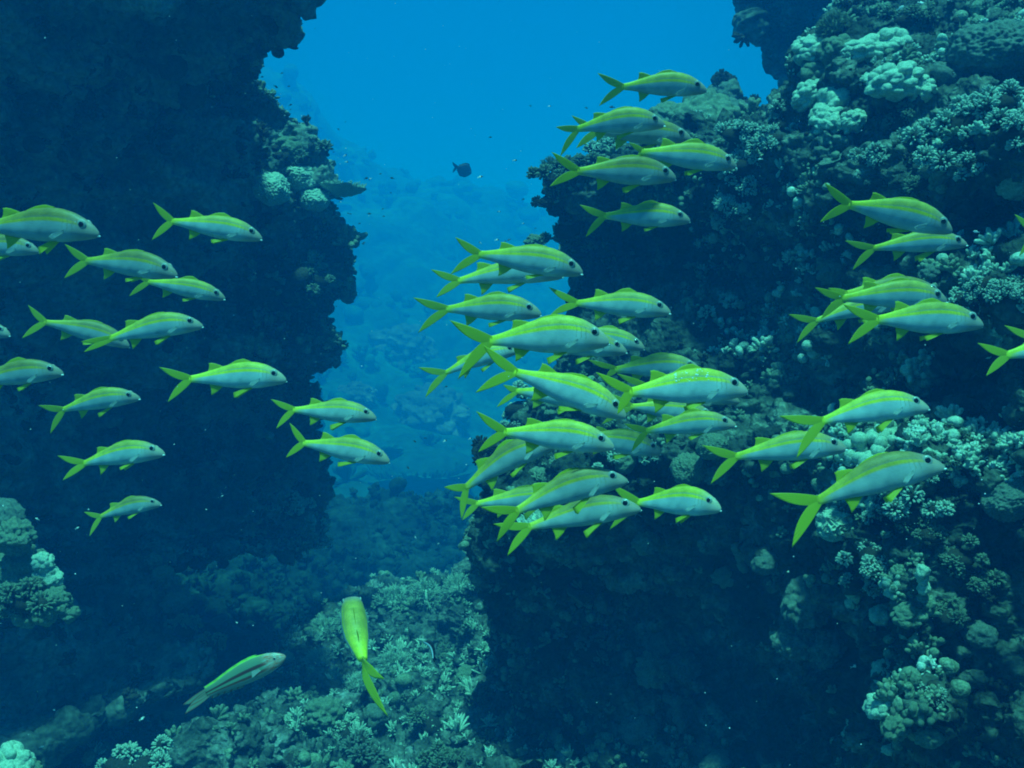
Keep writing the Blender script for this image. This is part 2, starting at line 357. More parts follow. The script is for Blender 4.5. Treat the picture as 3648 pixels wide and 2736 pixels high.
# ------------------------------------------------------------------ coral colonies
def lobed(nl, amp, lr, seed, flat=.75, sub=5, jit=.15, fine=0.0):
    rng = np.random.default_rng(seed); V, F = ICO[sub]; V = V.copy()
    D = rng.normal(size=(nl*3, 3)); D /= np.linalg.norm(D, axis=1)[:, None]
    keepd = []
    for d in D:
        if all(np.dot(d, e) < math.cos(lr*.9) for e in keepd): keepd.append(d)
        if len(keepd) >= nl: break
    E = np.array(keepd); hs_ = rng.uniform(.6, 1.15, len(E)); ang = np.arccos(np.clip(V@E.T, -1, 1))
    b = np.sqrt(np.clip(1-(ang/(lr*rng.uniform(.75, 1.15, len(E))))**2, 0, 1))*hs_; h = b.max(1)
    r = .78+amp*h+jit*fbm(V*1.6+seed, 3)+fine*(.5-worley(V*9+seed))
    V = V*r[:, None]; V[:, 2] *= flat; V[:, 0] *= rng.uniform(.9, 1.25)
    return V, F
def finger_clump(nf, seed, length=.55, thick=.13, spread=1.0, twig=2):
    rng = np.random.default_rng(seed); D = rng.normal(size=(nf*2, 3)); D /= np.linalg.norm(D, axis=1)[:, None]
    D = D[D[:, 2] > -.25][:nf]; parts = []
    core = lobed(8, .1, .6, seed, .8, 3); parts.append((core[0]*.55, core[1]))
    base = D*np.array([1, 1, .75])*.42
    Ls = length*rng.uniform(.7, 1.2, len(D)); T = np.full(len(D), thick)
    DD = D+rng.normal(0, .12, D.shape)+np.array([0, 0, .25]); DD /= np.linalg.norm(DD, axis=1)[:, None]
    parts.append(stamp(CONE, base, DD, np.stack([T, T, Ls], -1)))
    for k in range(twig):
        D2 = DD+rng.normal(0, .55, D.shape); D2 /= np.linalg.norm(D2, axis=1)[:, None]
        parts.append(stamp(CONE, base+DD*(Ls*rng.uniform(.4, .75, len(D)))[:, None], D2, np.stack([T*.8, T*.8, Ls*.5], -1)))
    return join(parts)
def pocillo(seed):       # heads of short knobby branches grouped in several lobes; the dark cores come first
    rng = np.random.default_rng(seed); parts = [(ICO[2][0]*np.array([.75, .75, .42])+np.array([0, 0, -.1]), ICO[2][1])]; kn = []; nl = 9
    for k in range(nl):
        c = rng.normal(0, 1, 3)*np.array([.52, .52, .30]); rr = rng.uniform(.28, .48); n = 75
        D = rng.normal(size=(n, 3)); D[:, 2] = np.abs(D[:, 2])*1.0-.35; D /= np.linalg.norm(D, axis=1)[:, None]
        parts.append((ICO[2][0]*rr*.66+c, ICO[2][1])); T = rng.uniform(.12, .2, n)*.9
        kn.append(stamp(KNOB, c+D*rr*.55, D, np.stack([T, T, rr*rng.uniform(.36, .62, n)], -1)))
    nc = sum(len(f) for _, f in parts); V, F = join(parts+kn); return V, F, nc
def balls(n, seed):      # cluster of round bubbly lobes
    rng = np.random.default_rng(seed); P = rng.normal(size=(n, 3))*np.array([.5, .4, .5]); r = rng.uniform(.2, .42, n)
    D = rng.normal(size=(n, 3)); W, F = stamp(ICO[3], P, D, np.stack([r, r, r*rng.uniform(.9, 1.3, n)], -1)); W, F = join([(W, F), (ICO[3][0]*.5, ICO[3][1])])
    W += .03*perlin(W*4)[:, None]; return W, F
def plate(seed, ridged=0.0, thick=.09):
    rng = np.random.default_rng(seed); na, nr = 64, 18; V = []; F = []
    for side in (1, -1):
        for j in range(nr):
            q = j/(nr-1)
            for k in range(na):
                a = 2*math.pi*k/na; R = (1+.16*math.sin(3*a+seed)+.09*math.sin(7*a+2*seed))*q
                x, y = R*math.cos(a), R*math.sin(a)
                z = .22*q*q+.05*math.sin(5*a+seed)*q+ridged*math.sin(16*x+3*y)*(side > 0)
                V.append((x, y, z+side*thick*math.sqrt(max(0, 1-q**4))*(1 if side > 0 else 1+2.2*(1-q))))
    for s in range(2):
        for j in range(nr-1):
            for k in range(na):
                a, b = s*nr*na+j*na+k, s*nr*na+j*na+(k+1) % na; F.append((a, b, b+na, a+na) if s == 0 else (a, a+na, b+na, b))
    V = np.array(V); V += .04*perlin(V*5+seed)[:, None]
    F = np.array(F); T = np.concatenate([F[:, [0, 1, 2]], F[:, [0, 2, 3]]]); return V, T
def table(seed):         # flat plate covered with upright stubby branchlets
    V, F = plate(seed, 0, .07); rng = np.random.default_rng(seed); n = 420
    a = rng.uniform(0, 6.283, n); q = np.sqrt(rng.uniform(0, .95, n)); P = np.stack([q*np.cos(a), q*np.sin(a), .2*q*q+.05], -1)
    D = P*np.array([.8, .8, 0])+np.array([0, 0, 1])+rng.normal(0, .15, P.shape)
    return join([(V, F), stamp(CONE, P, D, np.stack([np.full(n, .075), np.full(n, .075), rng.uniform(.1, .2, n)], -1))])
def folds(seed):         # convoluted, brain-like folds
    V, F = ICO[6]; V = V.copy(); n = perlin(V*2.6+seed+.8*perlin(V*2+seed)[:, None]); r = .8+.26*np.exp(-(n/.13)**2)+.08*fbm(V*1.5+seed, 2)
    V = V*r[:, None]; V[:, 2] *= .85; return V, F
def column(seed):        # knobbly column of stacked lumps
    rng = np.random.default_rng(seed); parts = []
    for k in range(6):
        v, f = lobed(9, .16, .55, seed*10+k, 1, 4); s = rng.uniform(.3, .5)
        parts.append((v*s+np.array([rng.normal(0, .16), rng.normal(0, .12), -.8+.32*k]), f))
    return join(parts)
def soft(seed):          # feathery upright fronds
    rng = np.random.default_rng(seed); parts = []
    for s in range(11):
        a = rng.uniform(0, 6.283); d = np.array([math.cos(a)*rng.uniform(.2, .9), math.sin(a)*.6, rng.uniform(.6, 1.1)]); d /= np.linalg.norm(d)
        Ls = rng.uniform(.7, 1.1); parts.append(stamp(CONE, np.zeros((1, 3)), d[None], np.array([[.1, .1, Ls]])))
        m = 34; t = rng.uniform(.25, 1, m); D = d+rng.normal(0, .9, (m, 3)); D /= np.linalg.norm(D, axis=1)[:, None]
        parts.append(stamp(CONE, d[None]*Ls*t[:, None], D, np.stack([np.full(m, .045), np.full(m, .045), rng.uniform(.12, .26, m)], -1)))
    return join(parts)
BUILD = {
 'lobed': lambda s: lobed(40, .30, .36, s, .8, 6), 'lobedbig': lambda s: lobed(60, .15, .26, s, .8, 6, .18), 'mass': lambda s: lobed(14, .10, .55, s, .85, 5, .16, .10),
 'ridge': lambda s: lobed(10, .06, .6, s, .8, 6, .12, .12), 'clump': lambda s: pocillo(s), 'fine': lambda s: finger_clump(300, s, .3, .075), 'knob': lambda s: lobed(90, .14, .2, s, .85, 6, .2),
 'stag': lambda s: finger_clump(150, s, .5, .07, twig=3), 'balls': lambda s: balls(26, s), 'plate': lambda s: plate(s), 'ridgeplate': lambda s: plate(s, .02, .16), 'table': table, 'folds': folds, 'column': column, 'soft': soft,
}
NAMES = {'lobed': 'lobed_coral', 'lobedbig': 'lobed_coral', 'mass': 'boulder_coral', 'ridge': 'brain_coral', 'clump': 'branching_coral', 'fine': 'branching_coral', 'knob': 'knobbly_coral', 'stag': 'staghorn_coral',
         'balls': 'bubbly_coral', 'plate': 'plate_coral', 'ridgeplate': 'plate_coral', 'table': 'table_coral', 'folds': 'folded_coral', 'column': 'column_coral', 'soft': 'soft_coral'}
ncor = 0
def coral(kind, keys, x, y, r, mat, label, group=None, lift=.25, up=.6, d=None, sc3=(1, 1, 1), tilt=0, cat=None, name=None):
    """place a colony of radius r view pixels where the line through (x, y) meets the reef"""
    global ncor; ncor += 1
    dirv = rv(x, y, 1).normalized(); hit = None
    if d is None:
        for k in keys:
            h = SURF[k].ray_cast(Vector((0, 0, 0)), dirv)
            if h[0] is not None and (hit is None or h[3] < hit[3]): hit = h
    if hit: p, n = hit[0], hit[1]
    else: p, n = rv(x, y, d or 6), -dirv
    if n.dot(dirv) > 0: n = -n
    R = r*VS/FPX*p.y
    n2 = (n*(1-up)+Vector((0, 0, 1))*up).normalized()
    if tilt: n2 = (Matrix.Rotation(tilt, 3, 'Y') @ n2)
    B = BUILD[kind](ncor*7+3); V, F = B[:2]
    nm = name or NAMES[kind]; me = mesh(nm, V, F); o = obj(nm, me, M[mat])
    if len(B) > 2:
        me.materials.append(M['dark']); mi = np.zeros(len(me.polygons), dtype=np.int32); mi[:B[2]] = 1; me.polygons.foreach_set('material_index', mi)  # cores coloured dark as shade between the knobs; paler tips are pigment
    rot = n2.to_track_quat('Z', 'Y').to_matrix().to_4x4() @ Matrix.Rotation(random.uniform(0, 6.28), 4, 'Z')
    if sc3 != (1, 1, 1): rot = n2.to_track_quat('Z', 'Y').to_matrix().to_4x4()
    o.matrix_world = Matrix.Translation(p-dirv*R*lift) @ rot @ Matrix.Diagonal((R*sc3[0], R*sc3[1], R*sc3[2], 1))
    tag(o, label, cat or 'coral', group); return o
R_, L_, M_ = 'R', 'L', 'M'
exec(compile('''
CORALS = [
('lobed','RO',1808,236,58,'pale','brightest pale lobed coral jutting from upper right reef'),
('lobed','RO',1790,262,40,'pale','pale lobed coral forming lower lip of the brightest lobed clump'),
('lobed','RO',1840,262,30,'pale','small pale lobes at lower right tip of the brightest lobed clump'),
('lobed','RO',1935,178,48,'pale','wide pale lobed coral right of the brightest lobed clump'),
('lobed','RO',1985,190,34,'pale','pale lobes at the right end of the wide lobed shelf'),
('lobed','RO',1885,178,30,'pale','pale lobes at the left end of the wide lobed shelf'),
('lobed','RO',1918,100,46,'pale','tall rounded pale coral at the top of the right reef'),
('lobed','RO',1862,112,36,'pale','pale lobed coral just left of the tall rounded one'),
('lobed','RO',1810,112,44,'tan','greenish lobed coral near top left of the right reef'),
('lobed','RO',1760,112,42,'pale','pale lobed coral on the upper left shoulder of right reef'),
('lobed','RO',1768,160,40,'tan','shadowed lobed coral below the upper left shoulder'),
('lobed','RO',1745,205,34,'pale','pale knob of coral on the left rim of right reef'),
('fine','RO',1800,60,52,'tan','dim bushy coral behind the topmost lobed corals'),
('ridge','RO',2140,115,105,'dim','large dim ribbed coral dome near top right corner'),
('mass','RO',2040,170,50,'dim','grey mound coral left of the large ribbed dome'),
('clump','RO',1960,40,40,'tan','branching coral against the dark rock at top right'),
('clump','RO',1690,262,42,'tip','branching coral on the left corner below the lobed reef top'),
('clump','RO',1668,300,34,'tip','low branching coral beneath the reef top corner clump'),
('clump','R',2078,262,56,'tip','big branching coral right of the wide lobed shelf'),
('clump','R',2150,222,54,'tip','branching coral under the large ribbed dome'),
('clump','R',2190,280,48,'tip','branching coral touching the right frame edge below the dome'),
('clump','R',1990,300,52,'tip','bright branching coral in the middle of upper right slope'),
('clump','R',2050,335,56,'tip','widest sparkling branching coral of upper right slope'),
('clump','R',2120,350,42,'tip','branching coral beside the pale boulder coral at right edge'),
('clump','R',1880,335,38,'tip','branching coral on dark wall under the lobed corals'),
('clump','R',1940,262,34,'tan','small branching coral under the wide lobed shelf'),
('clump','R',1895,390,26,'tan','small coral sprig above the diving fish pair'),
('mass','R',2200,400,44,'pale','pale boulder coral at the right frame edge'),
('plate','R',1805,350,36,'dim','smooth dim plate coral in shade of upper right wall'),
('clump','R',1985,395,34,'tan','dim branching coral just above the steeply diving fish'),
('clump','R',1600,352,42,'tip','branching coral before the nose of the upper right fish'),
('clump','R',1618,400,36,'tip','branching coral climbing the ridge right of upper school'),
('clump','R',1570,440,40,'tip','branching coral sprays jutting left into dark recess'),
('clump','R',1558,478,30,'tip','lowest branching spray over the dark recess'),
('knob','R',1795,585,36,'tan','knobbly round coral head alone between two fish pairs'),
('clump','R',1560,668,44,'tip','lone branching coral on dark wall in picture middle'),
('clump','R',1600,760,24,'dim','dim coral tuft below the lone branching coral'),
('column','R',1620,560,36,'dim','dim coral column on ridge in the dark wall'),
('clump','R',2090,652,42,'tip','branching coral below the right ledge beside fish nose'),
('clump','R',2120,612,34,'tip','left end of branching coral ledge at right edge'),
('clump','R',2170,622,38,'tip','middle of branching coral ledge at right edge'),
('clump','R',2210,618,36,'tip','outer end of branching coral ledge at right edge'),
('mass','R',2010,590,30,'dim','dim round coral right of the upper fish pair'),
('balls','R',1975,800,26,'pale','small cluster of pale bubbles above the middle right fish'),
('balls','R',2000,775,18,'pale','tiny pale bubbly coral higher above the middle right fish'),
('balls','R',1905,945,48,'pale','large pale bubbly coral between two right hand fish'),
('balls','R',1840,985,34,'pale','pale bubbly coral beside the snout of the crossing fish'),
('balls','R',1880,1000,36,'pale','pale bubbly coral hidden behind the lowest right fish'),
('balls','R',1890,1085,26,'pale','pale bubbly coral peeping beneath the lowest right fish'),
('folds','R',1802,1132,40,'pale','pale folded coral under the belly of lowest right fish'),
('clump','R',1900,1105,38,'tip','branching coral left of the pelvic fin of lowest right fish'),
('clump','R',1958,1100,54,'tip','spreading branching coral right of the folded coral'),
('clump','R',2010,1150,38,'tan','branching coral at lower right of spreading one'),
('clump','R',1990,1010,34,'tip','branching coral touching head of the lowest right fish'),
('ridge','R',2190,1075,66,'dim','round ribbed coral at right edge, half in shade'),
('clump','R',2060,940,40,'tan','dim coral cluster right of middle right fish'),
('clump','R',2030,1000,30,'tan','small tilted coral near right dark gully'),
('clump','R',1890,1200,46,'tip','top branching coral of bright lower right cluster'),
('clump','R',1850,1252,34,'tip','left branching coral of bright lower right cluster'),
('clump','R',1905,1255,32,'tip','middle branching coral of bright lower right cluster'),
('column','R',1845,1290,34,'pale','pale crooked column in bright lower right cluster'),
('balls','R',1925,1270,22,'pale','tiny bubbles right of the branching lower cluster'),
('column','R',1995,1255,36,'pale','hooked pale column standing right of lower cluster'),
('mass','R',1905,1330,30,'pale','pale lump low in the bright lower right cluster'),
('lobed','R',1960,1330,30,'tan','lobed coral at right foot of lower cluster'),
('clump','R',2070,1200,46,'tan','fan of dim branching coral on right slope'),
('clump','R',2120,1260,40,'tan','dim branching coral near right edge below ribbed one'),
('mass','R',2115,1370,38,'dim','rounded dim coral head on lower right slope'),
('clump','R',2050,1330,36,'tan','dull branching coral left of rounded dim head'),
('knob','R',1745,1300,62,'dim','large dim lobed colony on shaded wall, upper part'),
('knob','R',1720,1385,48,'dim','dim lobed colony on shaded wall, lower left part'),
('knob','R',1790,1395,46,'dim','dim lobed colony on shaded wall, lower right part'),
('mass','R',1735,1432,22,'dim','small dim knob below the large dim colony'),
('column','R',1900,1475,40,'pale','upper bright column coral at lower right corner'),
('clump','R',1925,1440,28,'tip','branching tuft crowning the lower right column'),
('lobed','R',1905,1525,36,'pale','bright lumpy coral midway down the lower right column'),
('lobed','R',1935,1565,34,'tan','lumpy coral near the foot of lower right column'),
('balls','R',1985,1540,26,'tan','bubbly coral right of lower right column'),
('lobed','R',2005,1585,30,'tan','tan lump right of the foot of lower column'),
('clump','R',2020,1500,26,'tip','small bright sprig right of lower column'),
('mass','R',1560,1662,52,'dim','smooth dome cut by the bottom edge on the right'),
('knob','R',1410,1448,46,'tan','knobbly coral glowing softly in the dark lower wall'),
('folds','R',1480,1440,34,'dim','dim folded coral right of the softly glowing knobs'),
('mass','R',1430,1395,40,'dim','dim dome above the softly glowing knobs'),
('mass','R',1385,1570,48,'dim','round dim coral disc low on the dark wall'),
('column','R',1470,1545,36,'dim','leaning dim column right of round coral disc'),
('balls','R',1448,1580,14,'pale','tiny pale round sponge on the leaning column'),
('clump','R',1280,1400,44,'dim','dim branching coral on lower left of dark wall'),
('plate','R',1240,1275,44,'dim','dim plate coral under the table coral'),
('column','R',1305,1310,30,'dim','dim crooked coral stem in the dark wall'),
('table','R',1190,1115,62,'pale','table coral with white tips behind the lowest fish tails'),
('clump','R',1055,1095,30,'dark','dark bushy coral on the left rim below table coral'),
('soft','R',1385,1115,50,'blue','bluish feathery soft coral below the lone turned fish'),
('soft','R',1460,1130,38,'blue','fainter feathery soft coral right of the bluish one'),
('knob','R',1395,1172,32,'tan','knobbly coral head under the bluish soft coral'),
('ridge','R',1490,1010,50,'tan','bright slanting slab of crusting coral at school centre'),
('ridge','R',1540,965,42,'tan','upper end of the slanting crusting coral'),
('knob','R',1550,1020,36,'dim','dim knobbly coral behind tail of right hand fish'),
('column','R',1600,1205,34,'tan','tall knobbly stub on dark wall right of centre'),
('lobed','R',1565,1245,28,'tan','bright knob left below the tall stub'),
('mass','R',1655,1212,34,'dim','smooth rounded coral beside the tall stub'),
('clump','R',1120,880,44,'tip','branching coral below the diving fish tail'),
('lobed','R',1200,875,34,'tan','bluish lobed coral seen behind the diving fish'),
('clump','R',1045,968,38,'dark','dark bushy coral on the left rim beside the arched fish'),
('clump','R',1300,985,36,'tip','branching coral between the lower middle fishes'),
('clump','R',1400,975,34,'tip','branching coral behind the fish with crossed tail'),
('mass','R',1350,1000,28,'tan','boulder coral under the crossed fishes'),
('clump','R',1110,920,26,'tip','small pale coral sprig above the front lower fish'),
('clump','R',1200,380,38,'tan','bushy coral on upper left corner of right reef'),
('clump','R',1188,430,32,'dark','dark arm of coral jutting left into open water'),
('clump','R',1245,350,36,'tan','bushy coral along left top rim of right reef'),
('clump','R',1320,322,38,'tip','bushy coral on the rim beneath upper fish group'),
('stag','R',1190,360,26,'tan','coral twigs standing at the left tip of rim'),
('clump','R',1225,495,40,'tan','encrusting coral down the left edge of right reef'),
('clump','R',1250,540,34,'tan','lower encrusting coral on the left edge of right reef'),
('clump','R',1590,290,40,'tip','branching coral at right foot of the domed coral mound'),
('clump','L',645,350,40,'tan','knobbly corals on the lit shoulder of the left reef'),
('ridge','L',585,405,50,'tip','slanting lit slab on the left reef'),
('ridge','L',640,385,50,'tip','upper lit crust along the right edge of left reef'),
('ridge','L',678,430,40,'tip','lower lit crust along the right edge of left reef'),
('lobed','L',625,320,34,'tan','lobed corals above the lit crust on left reef'),
('clump','L',690,600,34,'tan','pale coral spray low on the right face of left reef'),
('clump','LD',712,745,32,'tan','coral spray at the lowest bulge of the left reef'),
('clump','L',715,545,28,'dark','dark bushy coral on the right bulge of left reef'),
('clump','LD',650,805,30,'tan','coral tuft on the receding foot of left reef'),
('clump','LD',650,860,30,'tan','coral tuft above the two fish in mid channel'),
('clump','LD',690,940,24,'tan','coral tuft between the two mid channel fish'),
('clump','LD',640,1095,42,'tip','pale fan of branching coral at the foot of left reef'),
('clump','LD',680,1130,28,'tip','small pale coral under the fan at left reef foot'),
('clump','LD',698,1170,16,'tip','lowest pale coral tip at left reef foot'),
('lobed','LB',330,1212,20,'tan','coral knob at the top of the lower left ledge'),
('lobed','LB',352,1240,20,'tan','second coral knob down the lower left ledge'),
('knob','LB',378,1300,26,'dim','crust midway down the lower left ledge'),
('clump','LB',400,1360,32,'tan','coral cluster at the base of lower left ledge'),
('clump','LB',460,1385,28,'tan','coral cluster right of the ledge base'),
('stag','M',760,1345,40,'tip','staghorn coral left of the upright fish'),
('stag','M',850,1300,44,'tip','staghorn coral right of the upright fish head'),
('stag','M',920,1285,40,'tip','staghorn coral on the crest of the low reef'),
('stag','M',990,1270,40,'tip','staghorn coral on crest near the dark wall'),
('stag','M',1035,1262,30,'tip','highest staghorn coral touching the dark wall'),
('stag','M',700,1360,34,'tip','staghorn coral at the left crest of the low reef'),
('stag','M',690,1430,38,'tip','staghorn coral left of the upright fish tail'),
('stag','M',850,1440,42,'tip','staghorn coral between upright fish and cleaner fish'),
('stag','M',780,1480,36,'tip','staghorn coral beneath the upright fish tail'),
('mass','M',812,1545,36,'dim','grey rounded coral below the upright fish tail'),
('knob','M',700,1545,48,'tan','pale coral mound at the lower left of low reef'),
('clump','M',740,1580,34,'pale','brightest coral patch near the bottom centre left'),
('clump','M',960,1400,26,'tan','lumpy coral right of the cleaner fish'),
('clump','M',975,1440,30,'tan','lumpy coral below the cleaner fish'),
('knob','M',1010,1465,32,'tan','string of coral knobs on the lower reef edge'),
('clump','M',1040,1500,28,'tan','coral knob on the right brink of low reef'),
('clump','M',905,1500,28,'tan','coral knob in the middle of the low reef'),
('clump','M',930,1560,38,'tan','branching coral low in the middle of low reef'),
('clump','M',1050,1610,44,'tan','crusty coral shelf at bottom beside dark wall'),
('clump','M',960,1650,40,'tan','coral cut by the bottom edge at centre'),
('clump','M',780,1640,56,'dim','dull bushy coral at the bottom left of centre'),
('clump','M',640,1640,34,'tan','small coral on the sand near bottom'),
('knob',' ',32,1160,48,'tan','upper lumpy coral of outcrop at left frame edge',None,.25,.6,4.4),
('mass',' ',5,1120,54,'dim','dim boulder on top of outcrop at left frame edge',None,.25,.6,4.6),
('lobed',' ',95,1215,26,'pale','pale knob on the right rim of the left outcrop',None,.25,.6,4.3),
('lobed',' ',102,1250,30,'pale','second pale knob on the right rim of left outcrop',None,.25,.6,4.3),
('clump',' ',60,1285,56,'tan','cluster of round lobes in the middle of left outcrop',None,.25,.6,4.2),
('knob',' ',118,1300,40,'tan','cluster of round lobes at lower right of left outcrop',None,.25,.6,4.2),
('clump',' ',25,1310,36,'tan','lobes at the lower left of the left outcrop',None,.25,.6,4.2),
('lobed',' ',150,1325,20,'tan','lowest right tip of the left outcrop',None,.25,.6,4.2),
('knob',' ',35,1235,74,'tan','broad lumpy core of the left outcrop',None,.0,.6,4.5),
('knob',' ',75,1300,66,'tan','lumpy foot of the left outcrop',None,.0,.6,4.5),
('lobed',' ',20,1650,46,'pale','out of focus pale lobes at bottom left corner',None,.25,.6,3.6),
('lobed',' ',68,1662,22,'tan','small lobe beside the bottom left corner lobes',None,.25,.6,3.6),
('clump',' ',260,1655,50,'tip','left half of coral head at the bottom edge',None,.25,.6,4.6),
('clump',' ',315,1660,46,'tip','right half of coral head at the bottom edge',None,.25,.6,4.6),
('lobedbig',' ',1520,275,98,'tan','large domed coral mound with small knobs behind upper fish',None,.0,.6,5.5),
('lobedbig',' ',1450,262,58,'tan','left shoulder of the domed coral mound',None,.0,.6,5.5),
('mass',' ',1585,260,60,'dim','dark rounded coral right of the domed mound',None,.0,.6,7.0),
('mass',' ',1565,205,46,'dim','dark rounded coral topping the pinnacle',None,.0,.6,7.2),
('clump',' ',1560,168,34,'dark','dark bushy coral on the very top of the pinnacle',None,.0,.6,7.2),
('clump',' ',1614,225,26,'dark','small dark coral on the right side of the pinnacle',None,.0,.6,7.1),
('knob',' ',1155,522,20,'tan','small round coral head standing left of the right reef',None,.0,.6,7.2),
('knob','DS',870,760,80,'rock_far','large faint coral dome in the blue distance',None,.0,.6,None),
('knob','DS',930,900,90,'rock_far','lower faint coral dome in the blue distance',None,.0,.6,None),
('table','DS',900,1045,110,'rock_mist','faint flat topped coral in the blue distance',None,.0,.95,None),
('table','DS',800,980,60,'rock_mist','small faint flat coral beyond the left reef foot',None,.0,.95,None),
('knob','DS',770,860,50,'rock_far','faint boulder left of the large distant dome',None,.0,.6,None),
]
''', 'corals', 'exec'))
for c in CORALS:
    k, keys, x, y, r, m, lab = c[:7]; extra = c[7:]
    kw = dict(zip(('group', 'lift', 'up', 'd'), extra))
    coral(k, keys.strip(), x, y, r, m, lab, **kw)
coral('table', 'L', 728, 415, 60, 'tip', 'flat table coral jutting right from the left reef', lift=0, up=1, d=7.8, sc3=(1.0, .7, .8))
coral('mass', 'R', 1925, 1620, 20, 'pale', 'bright oval sponge near the bottom of right reef', lift=.9, sc3=(1.2, .7, .8), tilt=.5, cat='sponge', name='sponge')

# ------------------------------------------------------------------ fish
def body_mat(name, back, line, stripe, belly, head, tailc):
    m, nt, b = mat_base(name); L = nt.links
    uv = N(nt, 'ShaderNodeUVMap', uv_map='uv'); s = N(nt, 'ShaderNodeSeparateXYZ'); L.new(uv.outputs[0], s.inputs[0])
    r = ramp(nt, [(.0, belly), (.55, belly), (.585, belly), (.64, stripe), (.715, stripe), (.735, line), (.752, line), (.785, back), (1, back)])
    r.color_ramp.interpolation = 'LINEAR'; L.new(s.outputs[1], r.inputs[0])
    # head: pinkish grey wash fading over the first quarter
    mr = N(nt, 'ShaderNodeMapRange', interpolation_type='SMOOTHSTEP'); mr.inputs[1].default_value = .06; mr.inputs[2].default_value = .30; mr.inputs[3].default_value = .9; mr.inputs[4].default_value = 0
    L.new(s.outputs[0], mr.inputs[0]); m1 = N(nt, 'ShaderNodeMix', data_type='RGBA'); L.new(mr.outputs[0], m1.inputs[0]); L.new(r.outputs[0], m1.inputs[6]); m1.inputs[7].default_value = (*head, 1)
    # yellow tail base
    mt = N(nt, 'ShaderNodeMapRange', interpolation_type='SMOOTHSTEP'); mt.inputs[1].default_value = .50; mt.inputs[2].default_value = 1.0
    L.new(s.outputs[0], mt.inputs[0]); hv = N(nt, 'ShaderNodeMapRange'); hv.inputs[1].default_value = .52; hv.inputs[2].default_value = .68; hv.inputs[3].default_value = 0; hv.inputs[4].default_value = .9
    L.new(s.outputs[1], hv.inputs[0]); ad = N(nt, 'ShaderNodeMath', operation='MULTIPLY_ADD', use_clamp=True); L.new(mt.outputs[0], ad.inputs[0]); ad.inputs[1].default_value = 1.4; 
    mu = N(nt, 'ShaderNodeMath', operation='MULTIPLY'); L.new(mt.outputs[0], mu.inputs[0]); L.new(hv.outputs[0], mu.inputs[1])
    ad2 = N(nt, 'ShaderNodeMath', operation='ADD', use_clamp=True)
    pw = N(nt, 'ShaderNodeMath', operation='POWER'); L.new(mt.outputs[0], pw.inputs[0]); pw.inputs[1].default_value = 14
    L.new(mu.outputs[0], ad2.inputs[0]); L.new(pw.outputs[0], ad2.inputs[1])
    m2 = N(nt, 'ShaderNodeMix', data_type='RGBA'); L.new(ad2.outputs[0], m2.inputs[0]); L.new(m1.outputs[2], m2.inputs[6]); m2.inputs[7].default_value = (*tailc, 1)
    # gill lines
    gl = N(nt, 'ShaderNodeMath', operation='SINE'); sc_ = N(nt, 'ShaderNodeMath', operation='MULTIPLY_ADD'); sc_.inputs[1].default_value = 150
    n0 = N(nt, 'ShaderNodeTexNoise'); n0.inputs['Scale'].default_value = 5; L.new(uv.outputs[0], n0.inputs['Vector']); nm = N(nt, 'ShaderNodeMath', operation='MULTIPLY'); nm.inputs[1].default_value = 7
    L.new(n0.outputs[0], nm.inputs[0]); L.new(s.outputs[0], sc_.inputs[0]); L.new(nm.outputs[0], sc_.inputs[2]); L.new(sc_.outputs[0], gl.inputs[0])
    g1 = N(nt, 'ShaderNodeMapRange'); g1.inputs[1].default_value = .82; g1.inputs[2].default_value = 1; L.new(gl.outputs[0], g1.inputs[0])
    gm = ramp(nt, [(.165, (0, 0, 0)), (.18, (1, 1, 1)), (.27, (1, 1, 1)), (.285, (0, 0, 0))]); L.new(s.outputs[0], gm.inputs[0])
    gv = ramp(nt, [(.34, (0, 0, 0)), (.42, (1, 1, 1)), (.72, (1, 1, 1)), (.8, (0, 0, 0))]); L.new(s.outputs[1], gv.inputs[0])
    q1 = N(nt, 'ShaderNodeMath', operation='MULTIPLY'); q2 = N(nt, 'ShaderNodeMath', operation='MULTIPLY'); q3 = N(nt, 'ShaderNodeMath', operation='MULTIPLY'); q3.inputs[1].default_value = .8
    L.new(g1.outputs[0], q1.inputs[0]); L.new(gm.outputs[0], q1.inputs[1]); L.new(q1.outputs[0], q2.inputs[0]); L.new(gv.outputs[0], q2.inputs[1]); L.new(q2.outputs[0], q3.inputs[0])
    m3 = N(nt, 'ShaderNodeMix', data_type='RGBA'); L.new(q3.outputs[0], m3.inputs[0]); L.new(m2.outputs[2], m3.inputs[6]); m3.inputs[7].default_value = (.20, .20, .10, 1)
    # scales
    mp = N(nt, 'ShaderNodeMapping'); mp.inputs['Scale'].default_value = (52, 26, 1); L.new(uv.outputs[0], mp.inputs[0])
    vo = N(nt, 'ShaderNodeTexVoronoi', feature='F1'); vo.inputs['Scale'].default_value = 1; vo.inputs['Randomness'].default_value = .6; L.new(mp.outputs[0], vo.inputs['Vector'])
    r3 = ramp(nt, [(.35, (1, 1, 1)), (.8, (.68, .68, .68))]); L.new(vo.outputs[0], r3.inputs[0])
    m4 = N(nt, 'ShaderNodeMix', data_type='RGBA', blend_type='MULTIPLY'); sv = N(nt, 'ShaderNodeMapRange'); sv.inputs[1].default_value = .50; sv.inputs[2].default_value = .68; sv.inputs[3].default_value = .10; sv.inputs[4].default_value = .75
    L.new(s.outputs[1], sv.inputs[0]); L.new(sv.outputs[0], m4.inputs[0]); L.new(m3.outputs[2], m4.inputs[6]); L.new(r3.outputs[0], m4.inputs[7])
    nz = N(nt, 'ShaderNodeTexNoise'); nz.inputs['Scale'].default_value = 9; nz.inputs['Detail'].default_value = 5; to = N(nt, 'ShaderNodeTexCoord'); L.new(to.outputs['Object'], nz.inputs[0])
